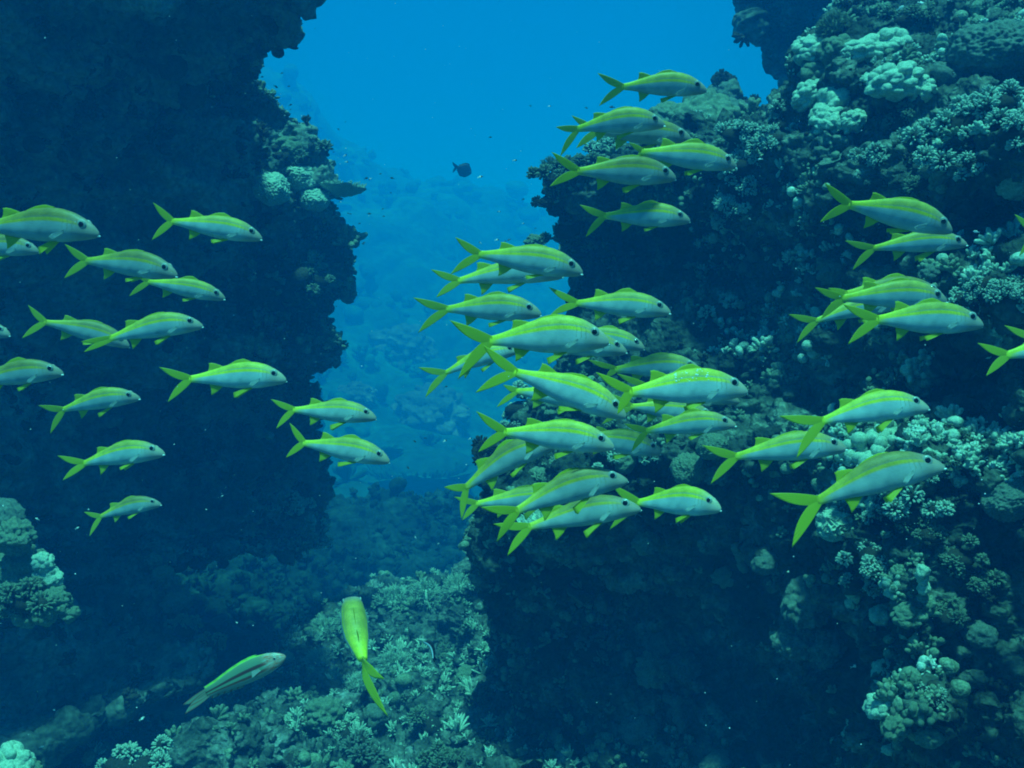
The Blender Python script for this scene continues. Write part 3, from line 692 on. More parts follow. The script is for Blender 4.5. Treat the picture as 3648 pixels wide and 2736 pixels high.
    rz = ramp(nt, [(.3, (.74, .78, .80)), (.7, (1.18, 1.14, 1.1))]); L.new(nz.outputs[0], rz.inputs[0])
    m5 = N(nt, 'ShaderNodeMix', data_type='RGBA', blend_type='MULTIPLY'); m5.inputs[0].default_value = 1; L.new(m4.outputs[2], m5.inputs[6]); L.new(rz.outputs[0], m5.inputs[7])
    L.new(m5.outputs[2], b.inputs['Base Color'])
    bp = N(nt, 'ShaderNodeBump'); bp.inputs['Strength'].default_value = .12; bp.inputs['Distance'].default_value = .0015; bp.invert = True; L.new(vo.outputs[0], bp.inputs['Height']); L.new(bp.outputs[0], b.inputs['Normal'])
    b.inputs['Roughness'].default_value = .5; b.inputs['Specular IOR Level'].default_value = .3
    return m
M['goat'] = body_mat('goatfish skin', (.48, .40, .06), (.36, .36, .20), (.72, .60, .02), (.36, .45, .47), (.38, .30, .26), (.80, .74, .03))
M['goat_olive'] = body_mat('olive goatfish skin', (.28, .22, .05), (.26, .23, .12), (.50, .39, .02), (.32, .38, .39), (.34, .28, .24), (.66, .58, .03))
M['goat_bright'] = body_mat('bright goatfish skin', (.66, .57, .05), (.46, .48, .26), (.85, .72, .02), (.42, .52, .54), (.44, .36, .31), (.84, .80, .03))
def fin_mat(name, col, dark, sub=.35, rays=40, alpha=None):
    m, nt, b = mat_base(name); L = nt.links
    uv = N(nt, 'ShaderNodeUVMap', uv_map='uv'); w = N(nt, 'ShaderNodeTexWave', wave_type='BANDS', bands_direction='X'); w.inputs['Scale'].default_value = rays/6.28; w.inputs['Distortion'].default_value = .6
    L.new(uv.outputs[0], w.inputs[0]); r = ramp(nt, [(0, dark), (.5, col), (1, col)]); L.new(w.outputs[0], r.inputs[0])
    L.new(r.outputs[0], b.inputs['Base Color']); b.inputs['Roughness'].default_value = .5
    tr = N(nt, 'ShaderNodeBsdfTranslucent'); L.new(r.outputs[0], tr.inputs[0]); ms = N(nt, 'ShaderNodeMixShader'); ms.inputs[0].default_value = sub
    L.new(b.outputs[0], ms.inputs[1]); L.new(tr.outputs[0], ms.inputs[2]); out = nt.nodes['Material Output']; src = ms.outputs[0]
    if alpha:
        tp = N(nt, 'ShaderNodeBsdfTransparent'); m2 = N(nt, 'ShaderNodeMixShader'); m2.inputs[0].default_value = alpha; L.new(tp.outputs[0], m2.inputs[1]); L.new(src, m2.inputs[2]); src = m2.outputs[0]
    L.new(src, out.inputs[0]); return m
M['fin'] = fin_mat('yellow fin', (.72, .74, .02), (.54, .56, .02), .5, alpha=.9); M['fin_clear'] = fin_mat('clear fin', (.72, .76, .74), (.5, .55, .5), .4, 24, .6)
def flat(name, col, rough=.5, spec=.4):
    m, nt, b = mat_base(name)
    n = N(nt, 'ShaderNodeTexNoise'); n.inputs['Scale'].default_value = 60; r = ramp(nt, [(.3, tuple(c*.8 for c in col)), (.7, tuple(min(1, c*1.15) for c in col))])
    t = N(nt, 'ShaderNodeTexCoord'); nt.links.new(t.outputs['Object'], n.inputs[0]); nt.links.new(n.outputs[0], r.inputs[0]); nt.links.new(r.outputs[0], b.inputs['Base Color'])
    b.inputs['Roughness'].default_value = rough; b.inputs['Specular IOR Level'].default_value = spec; return m
M['iris'] = flat('fish iris', (.34, .36, .34), .25); M['pupil'] = flat('fish pupil', (.006, .006, .008), .12, .6)
M['scar'] = flat('bare scale scars', (.85, .88, .85), .3)

GUP = [(0, .014), (.012, .036), (.05, .074), (.116, .118), (.21, .163), (.31, .187), (.42, .193), (.55, .175), (.69, .135), (.8, .096), (.9, .062), (.97, .045), (1, .042)]
GLO = [(0, -.014), (.02, -.030), (.05, -.043), (.14, -.062), (.28, -.086), (.42, -.094), (.55, -.090), (.69, -.072), (.8, -.052), (.9, -.038), (.97, -.032), (1, -.030)]
GWD = [(0, .010), (.015, .022), (.05, .040), (.12, .060), (.25, .076), (.4, .078), (.6, .060), (.8, .034), (.95, .018), (1, .013)]
def smoothinterp(x, tab):
    t = np.array(tab); v = np.interp(x, t[:, 0], t[:, 1]); 
    k = np.ones(5)/5; xs = np.linspace(0, 1, 201); vv = np.interp(xs, t[:, 0], t[:, 1]); vp = np.pad(vv, 4, mode='edge'); w = np.convolve(vp, np.ones(9)/9, 'valid'); w[:3] = vv[:3]; return np.interp(x, xs, w)
class Shape:             # fish geometry in body-length units; x runs from 1 (snout) to 0 (tail base)
    def __init__(s, up, lo, wd, arch=0, bend=0, hf=1):
        s.up, s.lo, s.wd, s.arch, s.bend, s.hf = up, lo, wd, arch, bend, hf
    def U(s, t): return smoothinterp(t, s.up)*s.hf+s.mid(t)
    def Lo(s, t): return smoothinterp(t, s.lo)*s.hf+s.mid(t)
    def mid(s, t): return s.arch*np.sin(np.pi*np.clip(np.asarray(t, float), 0, 1))
    def yb(s, t): return s.bend*(np.asarray(t, float)-.45)**2*np.where(np.asarray(t) > .45, 1, .3)
    def W(s, t): return smoothinterp(t, s.wd)
    def body(s, ns=56, nt_=28):
        t = np.linspace(0, 1, ns)**1.25; V = []; UVs = []
        u, l, w, yb = s.U(t), s.Lo(t), s.W(t), s.yb(t); c = l+(u-l)*.40
        for i in range(ns):
            for k in range(nt_):
                a = 2*math.pi*k/nt_; cz, sy = math.cos(a), math.sin(a)
                z = c[i]+(u[i]-c[i])*cz if cz > 0 else c[i]+(c[i]-l[i])*cz
                y = w[i]*math.copysign(abs(sy)**.9, sy); V.append((1-t[i], y+yb[i], z))
                UVs.append((t[i], float((z-l[i])/(u[i]-l[i]+1e-9))))
        V.append((1.0, yb[0], (u[0]+l[0])/2)); V.append((0-.01, yb[-1], (u[-1]+l[-1])/2)); UVs += [(0, .5), (1, .5)]
        F = []
        for i in range(ns-1):
            for k in range(nt_): a, b = i*nt_+k, i*nt_+(k+1) % nt_; F.append((a, a+nt_, b+nt_, b))
        n = ns*nt_
        for k in range(nt_): F.append((n, k, (k+1) % nt_)); F.append((n+1, (ns-1)*nt_+(k+1) % nt_, (ns-1)*nt_+k))
        return mesh('body', V, F, uv=UVs)
def fin(name, base, tip, mat, parent, th=.004, nu=14, nv=6, curve=0, yo=None, scallop=0):
    """sheet from the base polyline to the tip polyline (x, y, z), thick at the base, thin at the rim"""
    B, T = np.array(base, float), np.array(tip, float); u = np.linspace(0, 1, nu)
    ip = lambda A: np.stack([np.interp(u, np.linspace(0, 1, len(A)), A[:, k]) for k in range(3)], -1)
    b, t = ip(B), ip(T); V = []; UVs = []
    if scallop: t = t+(b-t)*(scallop*(np.arange(nu) % 2))[:, None]
    for sgn in (1, -1):
        for j in range(nv):
            v = j/(nv-1); p = b+(t-b)*v; off = th*(1-v)**.7+.0006
            nrm = np.cross(t-b, np.gradient(b, axis=0)+1e-9); nrm /= np.linalg.norm(nrm, axis=1)[:, None]+1e-9
            p = p+nrm*(sgn*off)+nrm*(curve*v*v); V.append(p); UVs += [(x, v) for x in u]
    V = np.concatenate(V); F = []; n = nu*nv
    for s in range(2):
        for j in range(nv-1):
            for i in range(nu-1):
                a = s*n+j*nu+i; F.append((a, a+1, a+nu+1, a+nu) if s == 0 else (a, a+nu, a+nu+1, a+1))
    for i in range(nu-1): a = (nv-1)*nu+i; F.append((a, a+1, a+1+n, a+n)); F.append((i+1, i, i+n, i+1+n))
    for j in range(nv-1):
        a = j*nu; F.append((a+nu, a, a+n, a+nu+n)); a += nu-1; F.append((a, a+nu, a+nu+n, a+n))
    return obj(name, mesh(name, V, F, uv=UVs), mat, parent)
def tail(sh, Up, Dn, mat, parent, notch=.24, yb=0, tw=0, name='tail_fin'):
    """Up, Dn: lobe tips (x, z) in body lengths"""
    y0 = float(sh.yb(1)); u, l = float(sh.U(1)), float(sh.Lo(1)); nr, nv = 41, 14; V = []; UVs = []
    Up, Dn = np.array(Up), np.array(Dn); c = np.array([0, (u+l)/2]); nt_ = c+((Up+Dn)/2-c)*notch
    for sgn in (1, -1):
        for i in range(nr):
            r = i/(nr-1); b = np.array([.02, u*.92+(l*.92-u*.92)*r]); w = abs(1-2*r); T = Up if r < .5 else Dn
            e = nt_+(T-nt_)*w**1.1
            ax = (T-c)/(np.linalg.norm(T-c)+1e-9); pr = np.array([-ax[1], ax[0]])*(1 if r < .5 else -1)
            e = e-pr*(.055*math.sin(math.pi*w)*np.linalg.norm(T-c)/.3)*-.38
            lead = c+(T-c)*.45-pr*.045*w
            m = b*.45+e*.45+lead*.10*1.0
            m = (b+e)/2-pr*(.022*w)
            for j in range(nv):
                v = j/(nv-1); p = b*(1-v)**2+2*m*v*(1-v)+e*v*v
                V.append((p[0], y0+sgn*(.011*(1-v)**1.5+.0008)+yb*(p[0]/.65)**2+tw*(p[1]-c[1])*min(1, abs(p[0])*5), p[1])); UVs.append((r, v))
    n = nr*nv; F = []
    for s in range(2):
        for i in range(nr-1):
            for j in range(nv-1):
                a = s*n+i*nv+j; F.append((a, a+nv, a+nv+1, a+1) if s == 0 else (a, a+1, a+nv+1, a+nv))
    for i in range(nr-1): a = i*nv+nv-1; F.append((a, a+nv, a+nv+n, a+n))
    for j in range(nv-1): F.append((j, j+1, j+1+n, j+n)); a = (nr-1)*nv+j; F.append((a+1, a, a+n, a+1+n))
    return obj(name, mesh(name, V, F, uv=UVs), mat, parent)
def ellipsoid(name, c, r, mat, parent, sub=3, lift=0):
    V, F = ICO[sub]; return obj(name, mesh(name, V*np.array(r)+np.array(c), F), mat, parent)
def goatfish(parent, sh, Ut, Dt, skin, erect=.5, pec=0, scars=False, rng=None, tyb=0, tw=0):
    obj('body', sh.body(), M[skin], parent); yb = lambda t: float(sh.yb(t)); U = lambda t: float(sh.U(t)); Lo = lambda t: float(sh.Lo(t)); W = lambda t: float(sh.W(t))
    tail(sh, Ut, Dt, M['fin'], parent, yb=tyb, tw=tw)
    p = lambda t, dz, dy=0: (1-t, yb(t)+dy, U(t)+dz-.006); q = lambda t, dz, dy=0, dx=0: (1-t-dx, yb(t)+dy, Lo(t)+dz)
    h1 = .02+.05*max(0, erect-.5)*2
    fin('dorsal_fin', [p(t, 0) for t in (.36, .43, .5, .57, .62)], [p(.38, .012), p(.46, h1), p(.54, h1*.8), p(.60, .012), p(.63, .004)], M['fin'], parent)
    h2 = .05+.05*erect
    fin('dorsal_fin', [p(t, 0) for t in (.66, .71, .76, .82)], [p(.67, .006), p(.72, h2*.5), p(.775, h2*.92), p(.815, h2*1.08), p(.812, h2*.5), p(.822, .004)], M['fin'], parent, scallop=.08)
    fin('anal_fin', [q(t, .006) for t in (.66, .71, .76, .80)], [q(.68, -.012), q(.715, -.055), q(.76, -.095), q(.785, -.115), q(.785, -.06), q(.802, -.004)], M['fin'], parent)
    pd = rng.uniform(-.085, -.045) if rng else -.06; pl = rng.uniform(.10, .17) if rng else .13
    for s in (-1, 1):
        fin('pelvic_fin', [q(.34, .012, s*.02), q(.37, .010, s*.024), q(.40, .008, s*.022)], [q(.36+pl*.7, pd*.75, s*.05), q(.38+pl, pd*1.35, s*.055), q(.41+pl*.9, pd*.6, s*.04)], M['fin'], parent)
        zc = Lo(.27)+.42*(U(.27)-Lo(.27))*.8; ys = s*W(.27)*.98
        fin('pectoral_fin', [(1-.262, yb(.26)+ys, zc+.016), (1-.268, yb(.26)+ys, zc), (1-.268, yb(.26)+ys, zc-.014)],
            [(1-.345, yb(.34)+ys*1.06+s*.02, zc-.01-pec*.02), (1-.375, yb(.37)+ys*1.08+s*.024, zc-.035-pec*.03), (1-.345, yb(.34)+ys*1.06+s*.018, zc-.05-pec*.03)], M['fin_clear'], parent)
        te = .125; ze = Lo(te)+(U(te)-Lo(te))*.72; ye = s*W(te)*.80
        e = ellipsoid('eye', (1-te, yb(te)+ye, ze), (.040, .014, .040), M['iris'], parent)
        ellipsoid('pupil', (1-te, yb(te)+ye+s*.0085, ze), (.024, .0090, .024), M['pupil'], e)
    # lips
    ellipsoid('mouth', (.992, 0, float(sh.Lo(.02))+.012), (.018, .017, .009), M['scar'], parent, 2)
    if scars:
        r2 = random.Random(5); Vs = []
        parts = []
        for k in range(26):
            t = r2.uniform(.34, .62); f = r2.uniform(.62, .96); z = Lo(t)+(U(t)-Lo(t))*f
            yw = W(t)*math.sqrt(max(.02, 1-((f-.4)/.6)**2)); v, fc = ICO[2]; s_ = r2.uniform(.003, .008)
            parts.append((v*np.array([s_*1.5, .002, s_])+np.array([1-t, yb(t)-yw-.0015, z]), fc))
        V, F = join(parts); obj('scale_scars', mesh('scale_scars', V, F), M['scar'], parent)

REG = {'A': (0, 600, .6329), 'B': (0, 1250, .6329), 'C': (1400, 750, .5877), 'D': (1400, 1400, .6329), 'E': (1800, 150, .5425), 'F': (2600, 550, .4738), 'G': (2450, 1200, .5426), 'H': (0, 1750, .5943),
       'I': (900, 1950, .4738), 'J': (800, 100, .5425), 'K': (2600, 1850, .5342), 'V': (0, 0, VS)}
def src(reg, x, y): a, b, s = REG[reg]; return a+x*s, b+y*s
def place(reg, Np, Pp, length, yaw=0, roll=0, dd=0, name='goatfish'):
    """an Empty whose local x runs tail base -> snout; length in metres; yaw > 0 turns the snout away"""
    n, p = src(reg, *Np), src(reg, *Pp); px = math.hypot(n[0]-p[0], n[1]-p[1])
    d = FPX*length*math.cos(yaw)/px+dd; length = px*d/FPX/math.cos(yaw)
    dn, dp = d+length*math.sin(yaw)/2, d-length*math.sin(yaw)/2
    N3, P3 = ray(*n, dn), ray(*p, dp); X = (N3-P3); Ln = X.length; X.normalize()
    view = ((N3+P3)/2).normalized(); Z = X.cross(view).normalized()
    if Z.z < 0: Z = -Z
    Yv = Z.cross(X).normalized(); Z = X.cross(Yv).normalized()
    Mx = Matrix((X, Yv, Z)).transposed() @ Matrix.Rotation(roll, 3, 'X')
    e = bpy.data.objects.new(name, None); C.objects.link(e); e.empty_display_size = .05
    mw = Matrix.Translation(P3) @ Mx.to_4x4() @ Matrix.Scale(Ln, 4); e.matrix_world = mw
    return e, mw, Mx
def plane_hit(mw, reg, x, y):  # where the line through a pixel meets the fish's mid plane, as local (x, z)
    a = src(reg, x, y); dr = ray(*a, 1); inv = mw.inverted(); o = inv @ Vector((0, 0, 0)); v = (inv.to_3x3() @ dr)
    t = -o.y/v.y; h = o+v*t; return (h.x, h.z)
SCHOOL = 'yellow and silver goatfish of the school'
FISH = [ # reg, N, P, U, D, arch, hf, yaw, skin, dd, label
('A',(560,372),(-100,335),(-230,215),(-240,470),.01,.98,0,'goat_olive',0,'large fish cut by left edge, uppermost of the left group'),
('A',(222,470),(-240,440),(-330,340),(-320,540),.01,.95,0,'goat_olive',.2,'fish head at left edge just under the uppermost left fish'),
('A',(1475,398),(965,298),(858,190),(850,404),.0,.92,.1,'goat',0,'yellow tailed fish at top of left group, over dark rock alone'),
('A',(998,605),(480,522),(358,425),(355,620),.01,.95,0,'goat_olive',.2,'olive fish whose chin is crossed by the tail of another'),
('A',(1267,735),(830,640),(742,560),(722,722),.0,.88,.1,'goat',0,'small fish whose tail crosses the chin of an olive fish'),
('A',(730,1003),(262,868),(170,770),(135,958),.01,.9,0,'goat_olive',.35,'dusky olive fish passing behind a brighter one on the left'),
('A',(1143,888),(620,960),(452,976),(470,1035),.03,.95,.1,'goat',0,'bright left fish with folded tail crossing a dusky fish'),
('A',(355,1155),(-160,1210),(-290,1120),(-250,1330),.02,1,0,'goat_olive',0,'front half of an olive fish at left edge, mid height'),
('A',(788,1295),(345,1365),(203,1338),(272,1500),.03,.95,0,'goat',0,'fish with drooping tail lobe below the left edge fish'),
('A',(1613,1193),(1080,1190),(908,1120),(957,1318),.005,1,0,'goat_bright',0,'brightest and largest whole fish of the left group'),
('A',(2118,1408),(1655,1362),(1527,1300),(1558,1468),.0,.95,0,'goat',0,'upper of the two fish in mid channel'),
('A',(2193,1652),(1712,1548),(1635,1432),(1613,1630),.0,.95,0,'goat',0,'lower of the two fish in mid channel, tail raised'),
('A',(58,940),(-330,900),(-420,800),(-430,1000),.01,.95,0,'goat_olive',.3,'tip of a fish snout poking in at left edge'),
('B',(925,580),(455,635),(303,588),(333,730),.02,.95,0,'goat',0,'second lowest fish on the left over dark rock'),
('B',(908,865),(562,935),(468,907),(500,1047),.035,1,.15,'goat_olive',0,'lowest and smallest school fish on the left'),
('C',(1150,380),(520,268),(375,160),(345,388),.0,.97,0,'goat',-.05,'upper fish of the overlapping pair at the school top centre'),
('C',(1030,400),(395,430),(230,358),(262,528),.03,.85,0,'goat',.35,'fish half hidden under another at the school top centre'),
('C',(898,630),(325,600),(122,527),(152,742),.005,1,0,'goat',.1,'fish farthest left in the centre school, olive back, whole'),
('C',(1683,620),(1110,562),(943,462),(948,635),.0,.95,0,'goat',.1,'fish with open mouth and whisker right of the school centre top'),
('C',(1310,800),(590,795),(345,665),(395,1025),.012,1.13,0,'goat_bright',-.25,'biggest fish in the middle of the school'),
('C',(1418,858),(860,815),(740,760),(760,860),.01,.95,0,'goat',.2,'fish head just right of and behind the biggest fish'),
('C',(1525,838),(1060,740),(930,680),(950,800),.0,.95,0,'goat',.5,'farther fish head showing right of the biggest fish'),
('C',(770,850),(320,985),(152,950),(195,1135),.03,.85,0,'goat_bright',.3,'fish rising behind the lower tail lobe of the biggest fish'),
('C',(1410,1255),(735,985),(545,818),(500,1108),.0,.97,0,'goat_bright',-.3,'large fish diving steeply below the biggest fish'),
('C',(1280,1190),(745,1095),(665,1055),(625,1192),.0,.9,0,'goat',.4,'fish of which only tail shows left of the diving fish'),
('C',(1860,965),(1345,965),(1180,903),(1290,1010),.005,1,0,'goat',.2,'fish directly above the scarred fish'),
('C',(2145,1100),(1420,1110),(1215,985),(1345,1240),.008,1.02,0,'goat_bright',-.3,'large fish with white scars on its back'),
('C',(2098,1162),(1530,1065),(1350,985),(1390,1120),.0,.8,0,'goat',.1,'fish hidden behind the scarred fish, chin showing below'),
('C',(1950,1262),(1440,1190),(1320,1110),(1262,1298),.0,.92,0,'goat',.3,'striped fish hidden beneath the scarred fish'),
('C',(2080,1303),(1535,1340),(1400,1293),(1445,1465),.02,.92,0,'goat',-.1,'fish right of centre with thin tail crossing another fish'),
('C',(1340,1437),(680,1345),(510,1215),(520,1465),.0,1,0,'goat_bright',-.2,'bright whole fish below the steeply diving fish'),
('C',(1623,1472),(1120,1370),(1010,1320),(1020,1430),.0,1,0,'goat',.2,'fish whose face is crossed by the thin tail of another'),
('D',(940,285),(410,535),(285,530),(385,715),.05,.92,0,'goat_olive',.2,'olive fish arched upward at lower left of the school'),
('D',(1320,495),(690,665),(490,640),(580,835),.035,.95,0,'goat_olive',-.1,'large olive backed fish climbing at the school bottom'),
('D',(1000,600),(470,625),(345,585),(390,718),.0,.85,0,'goat',.4,'fish mostly hidden behind the climbing olive backed fish'),
('D',(1395,655),(770,760),(570,740),(650,920),.02,.9,0,'goat_olive',.1,'lowest fish of the centre school, bright tail, dark back'),
('D',(1848,655),(1385,620),(1237,515),(1225,772),.01,1.12,-.55,'goat_bright',-.2,'stout bright fish turned slightly to the viewer, lower centre'),
('G',(1585,470),(885,555),(600,518),(715,800),.03,1.02,0,'goat_bright',-.2,'bright fish on the right whose tail crosses another fish'),
('G',(1045,735),(320,790),(98,710),(155,970),.015,.92,0,'goat',.15,'fish with its head crossed by a bright tail, right side'),
('G',(1690,855),(860,1080),(540,1025),(690,1385),.03,1.02,0,'goat_olive',-.1,'large dusky fish climbing, lowest on the right side'),
('F',(1665,580),(875,375),(697,207),(660,503),.0,1,0,'goat',0,'right fish diving toward the back of a smaller one'),
('F',(1787,680),(1090,710),(875,650),(933,875),.02,.85,0,'goat',.1,'slender fish under the snout of the right diving fish'),
('F',(1635,1105),(860,1090),(653,1003),(700,1240),.015,.95,0,'goat',0,'upper bright fish of the stacked group on the right'),
('F',(1600,1070),(850,1060),(720,1010),(760,1150),.02,.95,0,'goat_olive',.25,'dark back showing above the stacked group on the right'),
('F',(1895,1285),(1065,1250),(815,1130),(853,1432),.0,.98,0,'goat',-.1,'lowest front fish of the stacked group on the right'),
('F',(1330,1130),(650,1255),(445,1203),(508,1420),.03,.75,0,'goat',.3,'fish behind the stacked group, tail farthest left'),
('F',(2900,1450),(2100,1510),(1880,1412),(1945,1665),.02,1,0,'goat_bright',0,'lower fish tail entering at the right edge'),
('F',(3000,1330),(2260,1400),(2035,1290),(2135,1500),.02,1,0,'goat_bright',.2,'upper fish tail tip at the right edge'),
('F',(3050,560),(2310,600),(2130,450),(2165,765),.02,1,0,'goat',.1,'thin sliver of yellow tail high at right edge'),
('E',(1322,320),(765,295),(603,200),(612,418),.01,.98,0,'goat',0,'topmost fish in the picture, against open blue water'),
('E',(1050,545),(475,575),(333,558),(362,755),.03,1,0,'goat',-.05,'front fish of the overlapping pair below the topmost fish'),
('E',(1222,640),(600,590),(435,480),(465,698),.0,.92,0,'goat_olive',.25,'brownish fish behind the pair front fish near top'),
('E',(1520,820),(900,725),(818,658),(870,765),.0,.95,.2,'goat',.2,'fish with folded tail before branching corals, upper right'),
('E',(1118,895),(470,850),(300,720),(287,948),.0,1,0,'goat_olive',-.1,'olive fish below the overlapping pair near the top'),
('E',(1213,1175),(650,1145),(487,1068),(527,1283),.0,1,0,'goat',0,'single fish over dark rock below the top group'),
]
frng = random.Random(3)
for reg, Np, Pp, Uq, Dq, arch, hf, yaw, skin, dd, lab in FISH:
    e, mw, Mx = place(reg, Np, Pp, .25, yaw+frng.uniform(-.14, .14), frng.uniform(-.10, .10), dd)
    tag(e, lab, 'fish', SCHOOL)
    sh = Shape(GUP, GLO, GWD, arch, frng.uniform(-.3, .3), hf)
    goatfish(e, sh, plane_hit(mw, reg, *Uq), plane_hit(mw, reg, *Dq), skin, frng.uniform(.3, .8), frng.uniform(0, 1), 'scars' in lab, frng)

# school fish seen from above and behind
n3, p3 = ray(*src('I', 738, 385), 2.75), ray(*src('I', 800, 850), 2.55)
X = (n3-p3); Ln = X.length; X.normalize(); Z = (-(n3+p3)/2).normalized(); Z = (Z-X*Z.dot(X)).normalized(); Z = (Matrix.Rotation(.08, 3, X) @ Z); Yv = Z.cross(X)
e = bpy.data.objects.new('goatfish', None); C.objects.link(e)
e.matrix_world = Matrix.Translation(p3) @ Matrix((X, Yv, Z)).transposed().to_4x4() @ Matrix.Scale(Ln, 4)
tag(e, 'fish heading away, seen from above with its back to the viewer', 'fish', SCHOOL)
WB = [(0, .085), (.03, .11), (.1, .12), (.3, .14), (.5, .15), (.7, .13), (.85, .09), (1, .05)]
sh = Shape(GUP, GLO, WB, 0, -.14, 1); goatfish(e, sh, (-.46, .15), (-.74, -.11), 'goat', .9, 0, False, frng, tyb=-.20, tw=-.6)

# striped wrasse
def stripes_mat(name, stops, headcol):
    m, nt, b = mat_base(name); L = nt.links; uv = N(nt, 'ShaderNodeUVMap', uv_map='uv'); s = N(nt, 'ShaderNodeSeparateXYZ'); L.new(uv.outputs[0], s.inputs[0])
    r = ramp(nt, stops); L.new(s.outputs[1], r.inputs[0])
    no = N(nt, 'ShaderNodeTexNoise'); no.inputs['Scale'].default_value = 7; no.inputs['Distortion'].default_value = 1.5; L.new(uv.outputs[0], no.inputs[0])
    hr = ramp(nt, [(.40, headcol), (.48, (.30, .42, .36)), (.55, headcol), (.62, (.4, .5, .45))]); L.new(no.outputs[0], hr.inputs[0])
    mr = N(nt, 'ShaderNodeMapRange', interpolation_type='SMOOTHSTEP'); mr.inputs[1].default_value = .16; mr.inputs[2].default_value = .30; mr.inputs[3].default_value = 1; mr.inputs[4].default_value = 0; L.new(s.outputs[0], mr.inputs[0])
    mx = N(nt, 'ShaderNodeMix', data_type='RGBA'); L.new(mr.outputs[0], mx.inputs[0]); L.new(r.outputs[0], mx.inputs[6]); L.new(hr.outputs[0], mx.inputs[7]); L.new(mx.outputs[2], b.inputs['Base Color'])
    b.inputs['Roughness'].default_value = .4; return m
M['wrasse'] = stripes_mat('wrasse skin', [(0, (.26, .3, .26)), (.2, (.20, .26, .22)), (.24, (.16, .06, .04)), (.31, (.16, .06, .04)), (.35, (.15, .27, .18)), (.46, (.15, .27, .18)), (.50, (.10, .035, .03)), (.60, (.10, .035, .03)), (.66, (.15, .24, .16)), (.95, (.16, .22, .12)), (1, (.4, .7, .1))], (.50, .14, .08))
M['wfin'] = fin_mat('wrasse fin', (.30, .36, .28), (.35, .16, .10), .3, 10); M['wedge'] = fin_mat('wrasse dorsal edge', (.45, .8, .12), (.4, .6, .12), .3, 10)
WU = [(0, .012), (.03, .05), (.1, .09), (.2, .12), (.35, .14), (.5, .135), (.7, .105), (.85, .075), (1, .06)]; WL = [(a, -b*.85) for a, b in WU]; WW = [(0, .008), (.05, .032), (.2, .06), (.4, .065), (.7, .045), (1, .012)]
e, mw, Mx = place('H', (1712, 990), (1235, 1215), .20, 0, .1, 0, 'wrasse'); tag(e, 'striped wrasse with crescent tail swimming near the lower left', 'fish')
sh = Shape(WU, WL, WW, .015, .05); obj('body', sh.body(), M['wrasse'], e); tail(sh, plane_hit(mw, 'H', 1090, 1285), plane_hit(mw, 'H', 1105, 1340), M['wfin'], e, .35)
dz = lambda t, a: (1-t, float(sh.yb(t)), float(sh.U(t))+a-.006); az = lambda t, a: (1-t, float(sh.yb(t)), float(sh.Lo(t))+a+.006)
fin('dorsal_fin', [dz(t, 0) for t in np.linspace(.28, .97, 9)], [dz(t, .024) for t in np.linspace(.30, 1.0, 9)], M['wedge'], e, nu=30)
fin('anal_fin', [az(t, 0) for t in np.linspace(.55, .95, 7)], [az(t, -.03) for t in np.linspace(.58, .97, 7)], M['wfin'], e)
for s in (-1, 1):
    fin('pectoral_fin', [(.70, s*.055, .01), (.695, s*.057, -.02)], [(.60, s*.075, .02), (.58, s*.08, -.05)], M['fin_clear'], e, nu=8)
    ey = ellipsoid('eye', (.885, s*.034, .035), (.02, .012, .02), M['iris'], e); ellipsoid('pupil', (.885, s*.041, .035), (.012, .008, .012), M['pupil'], ey)

# cleaner wrasse, bent like a hook
M['cleaner'] = stripes_mat('cleaner wrasse skin', [(0, (.8, .85, .95)), (.30, (.8, .85, .95)), (.36, (.01, .01, .015)), (.86, (.01, .01, .015)), (1, (.05, .08, .10))], (.12, .16, .12))
e, mw, Mx = place('I', (1245, 690), (1362, 830), .07, 0, 0, .6, 'cleaner_wrasse'); 
tag(e, 'small curved black and pale blue striped fish over the low reef', 'fish')
SU = [(0, .02), (.05, .06), (.2, .10), (.5, .105), (.8, .08), (1, .06)]; SL = [(a, -b) for a, b in SU]; SW = [(a, b*.6) for a, b in SU]
sh = Shape(SU, SL, SW, .24); obj('body', sh.body(40, 16), M['cleaner'], e)
tail(sh, (-.16, .06), (-.16, -.10), M['pupil'], e, .8)
fin('dorsal_fin', [(1-t, 0, float(sh.U(t))-.005) for t in np.linspace(.3, .9, 7)], [(1-t, 0, float(sh.U(t))+.022) for t in np.linspace(.33, .94, 7)], M['pupil'], e)
for s in (-1, 1): ellipsoid('eye', (.9, s*.028, .09), (.016, .01, .016), M['iris'], e, 2)

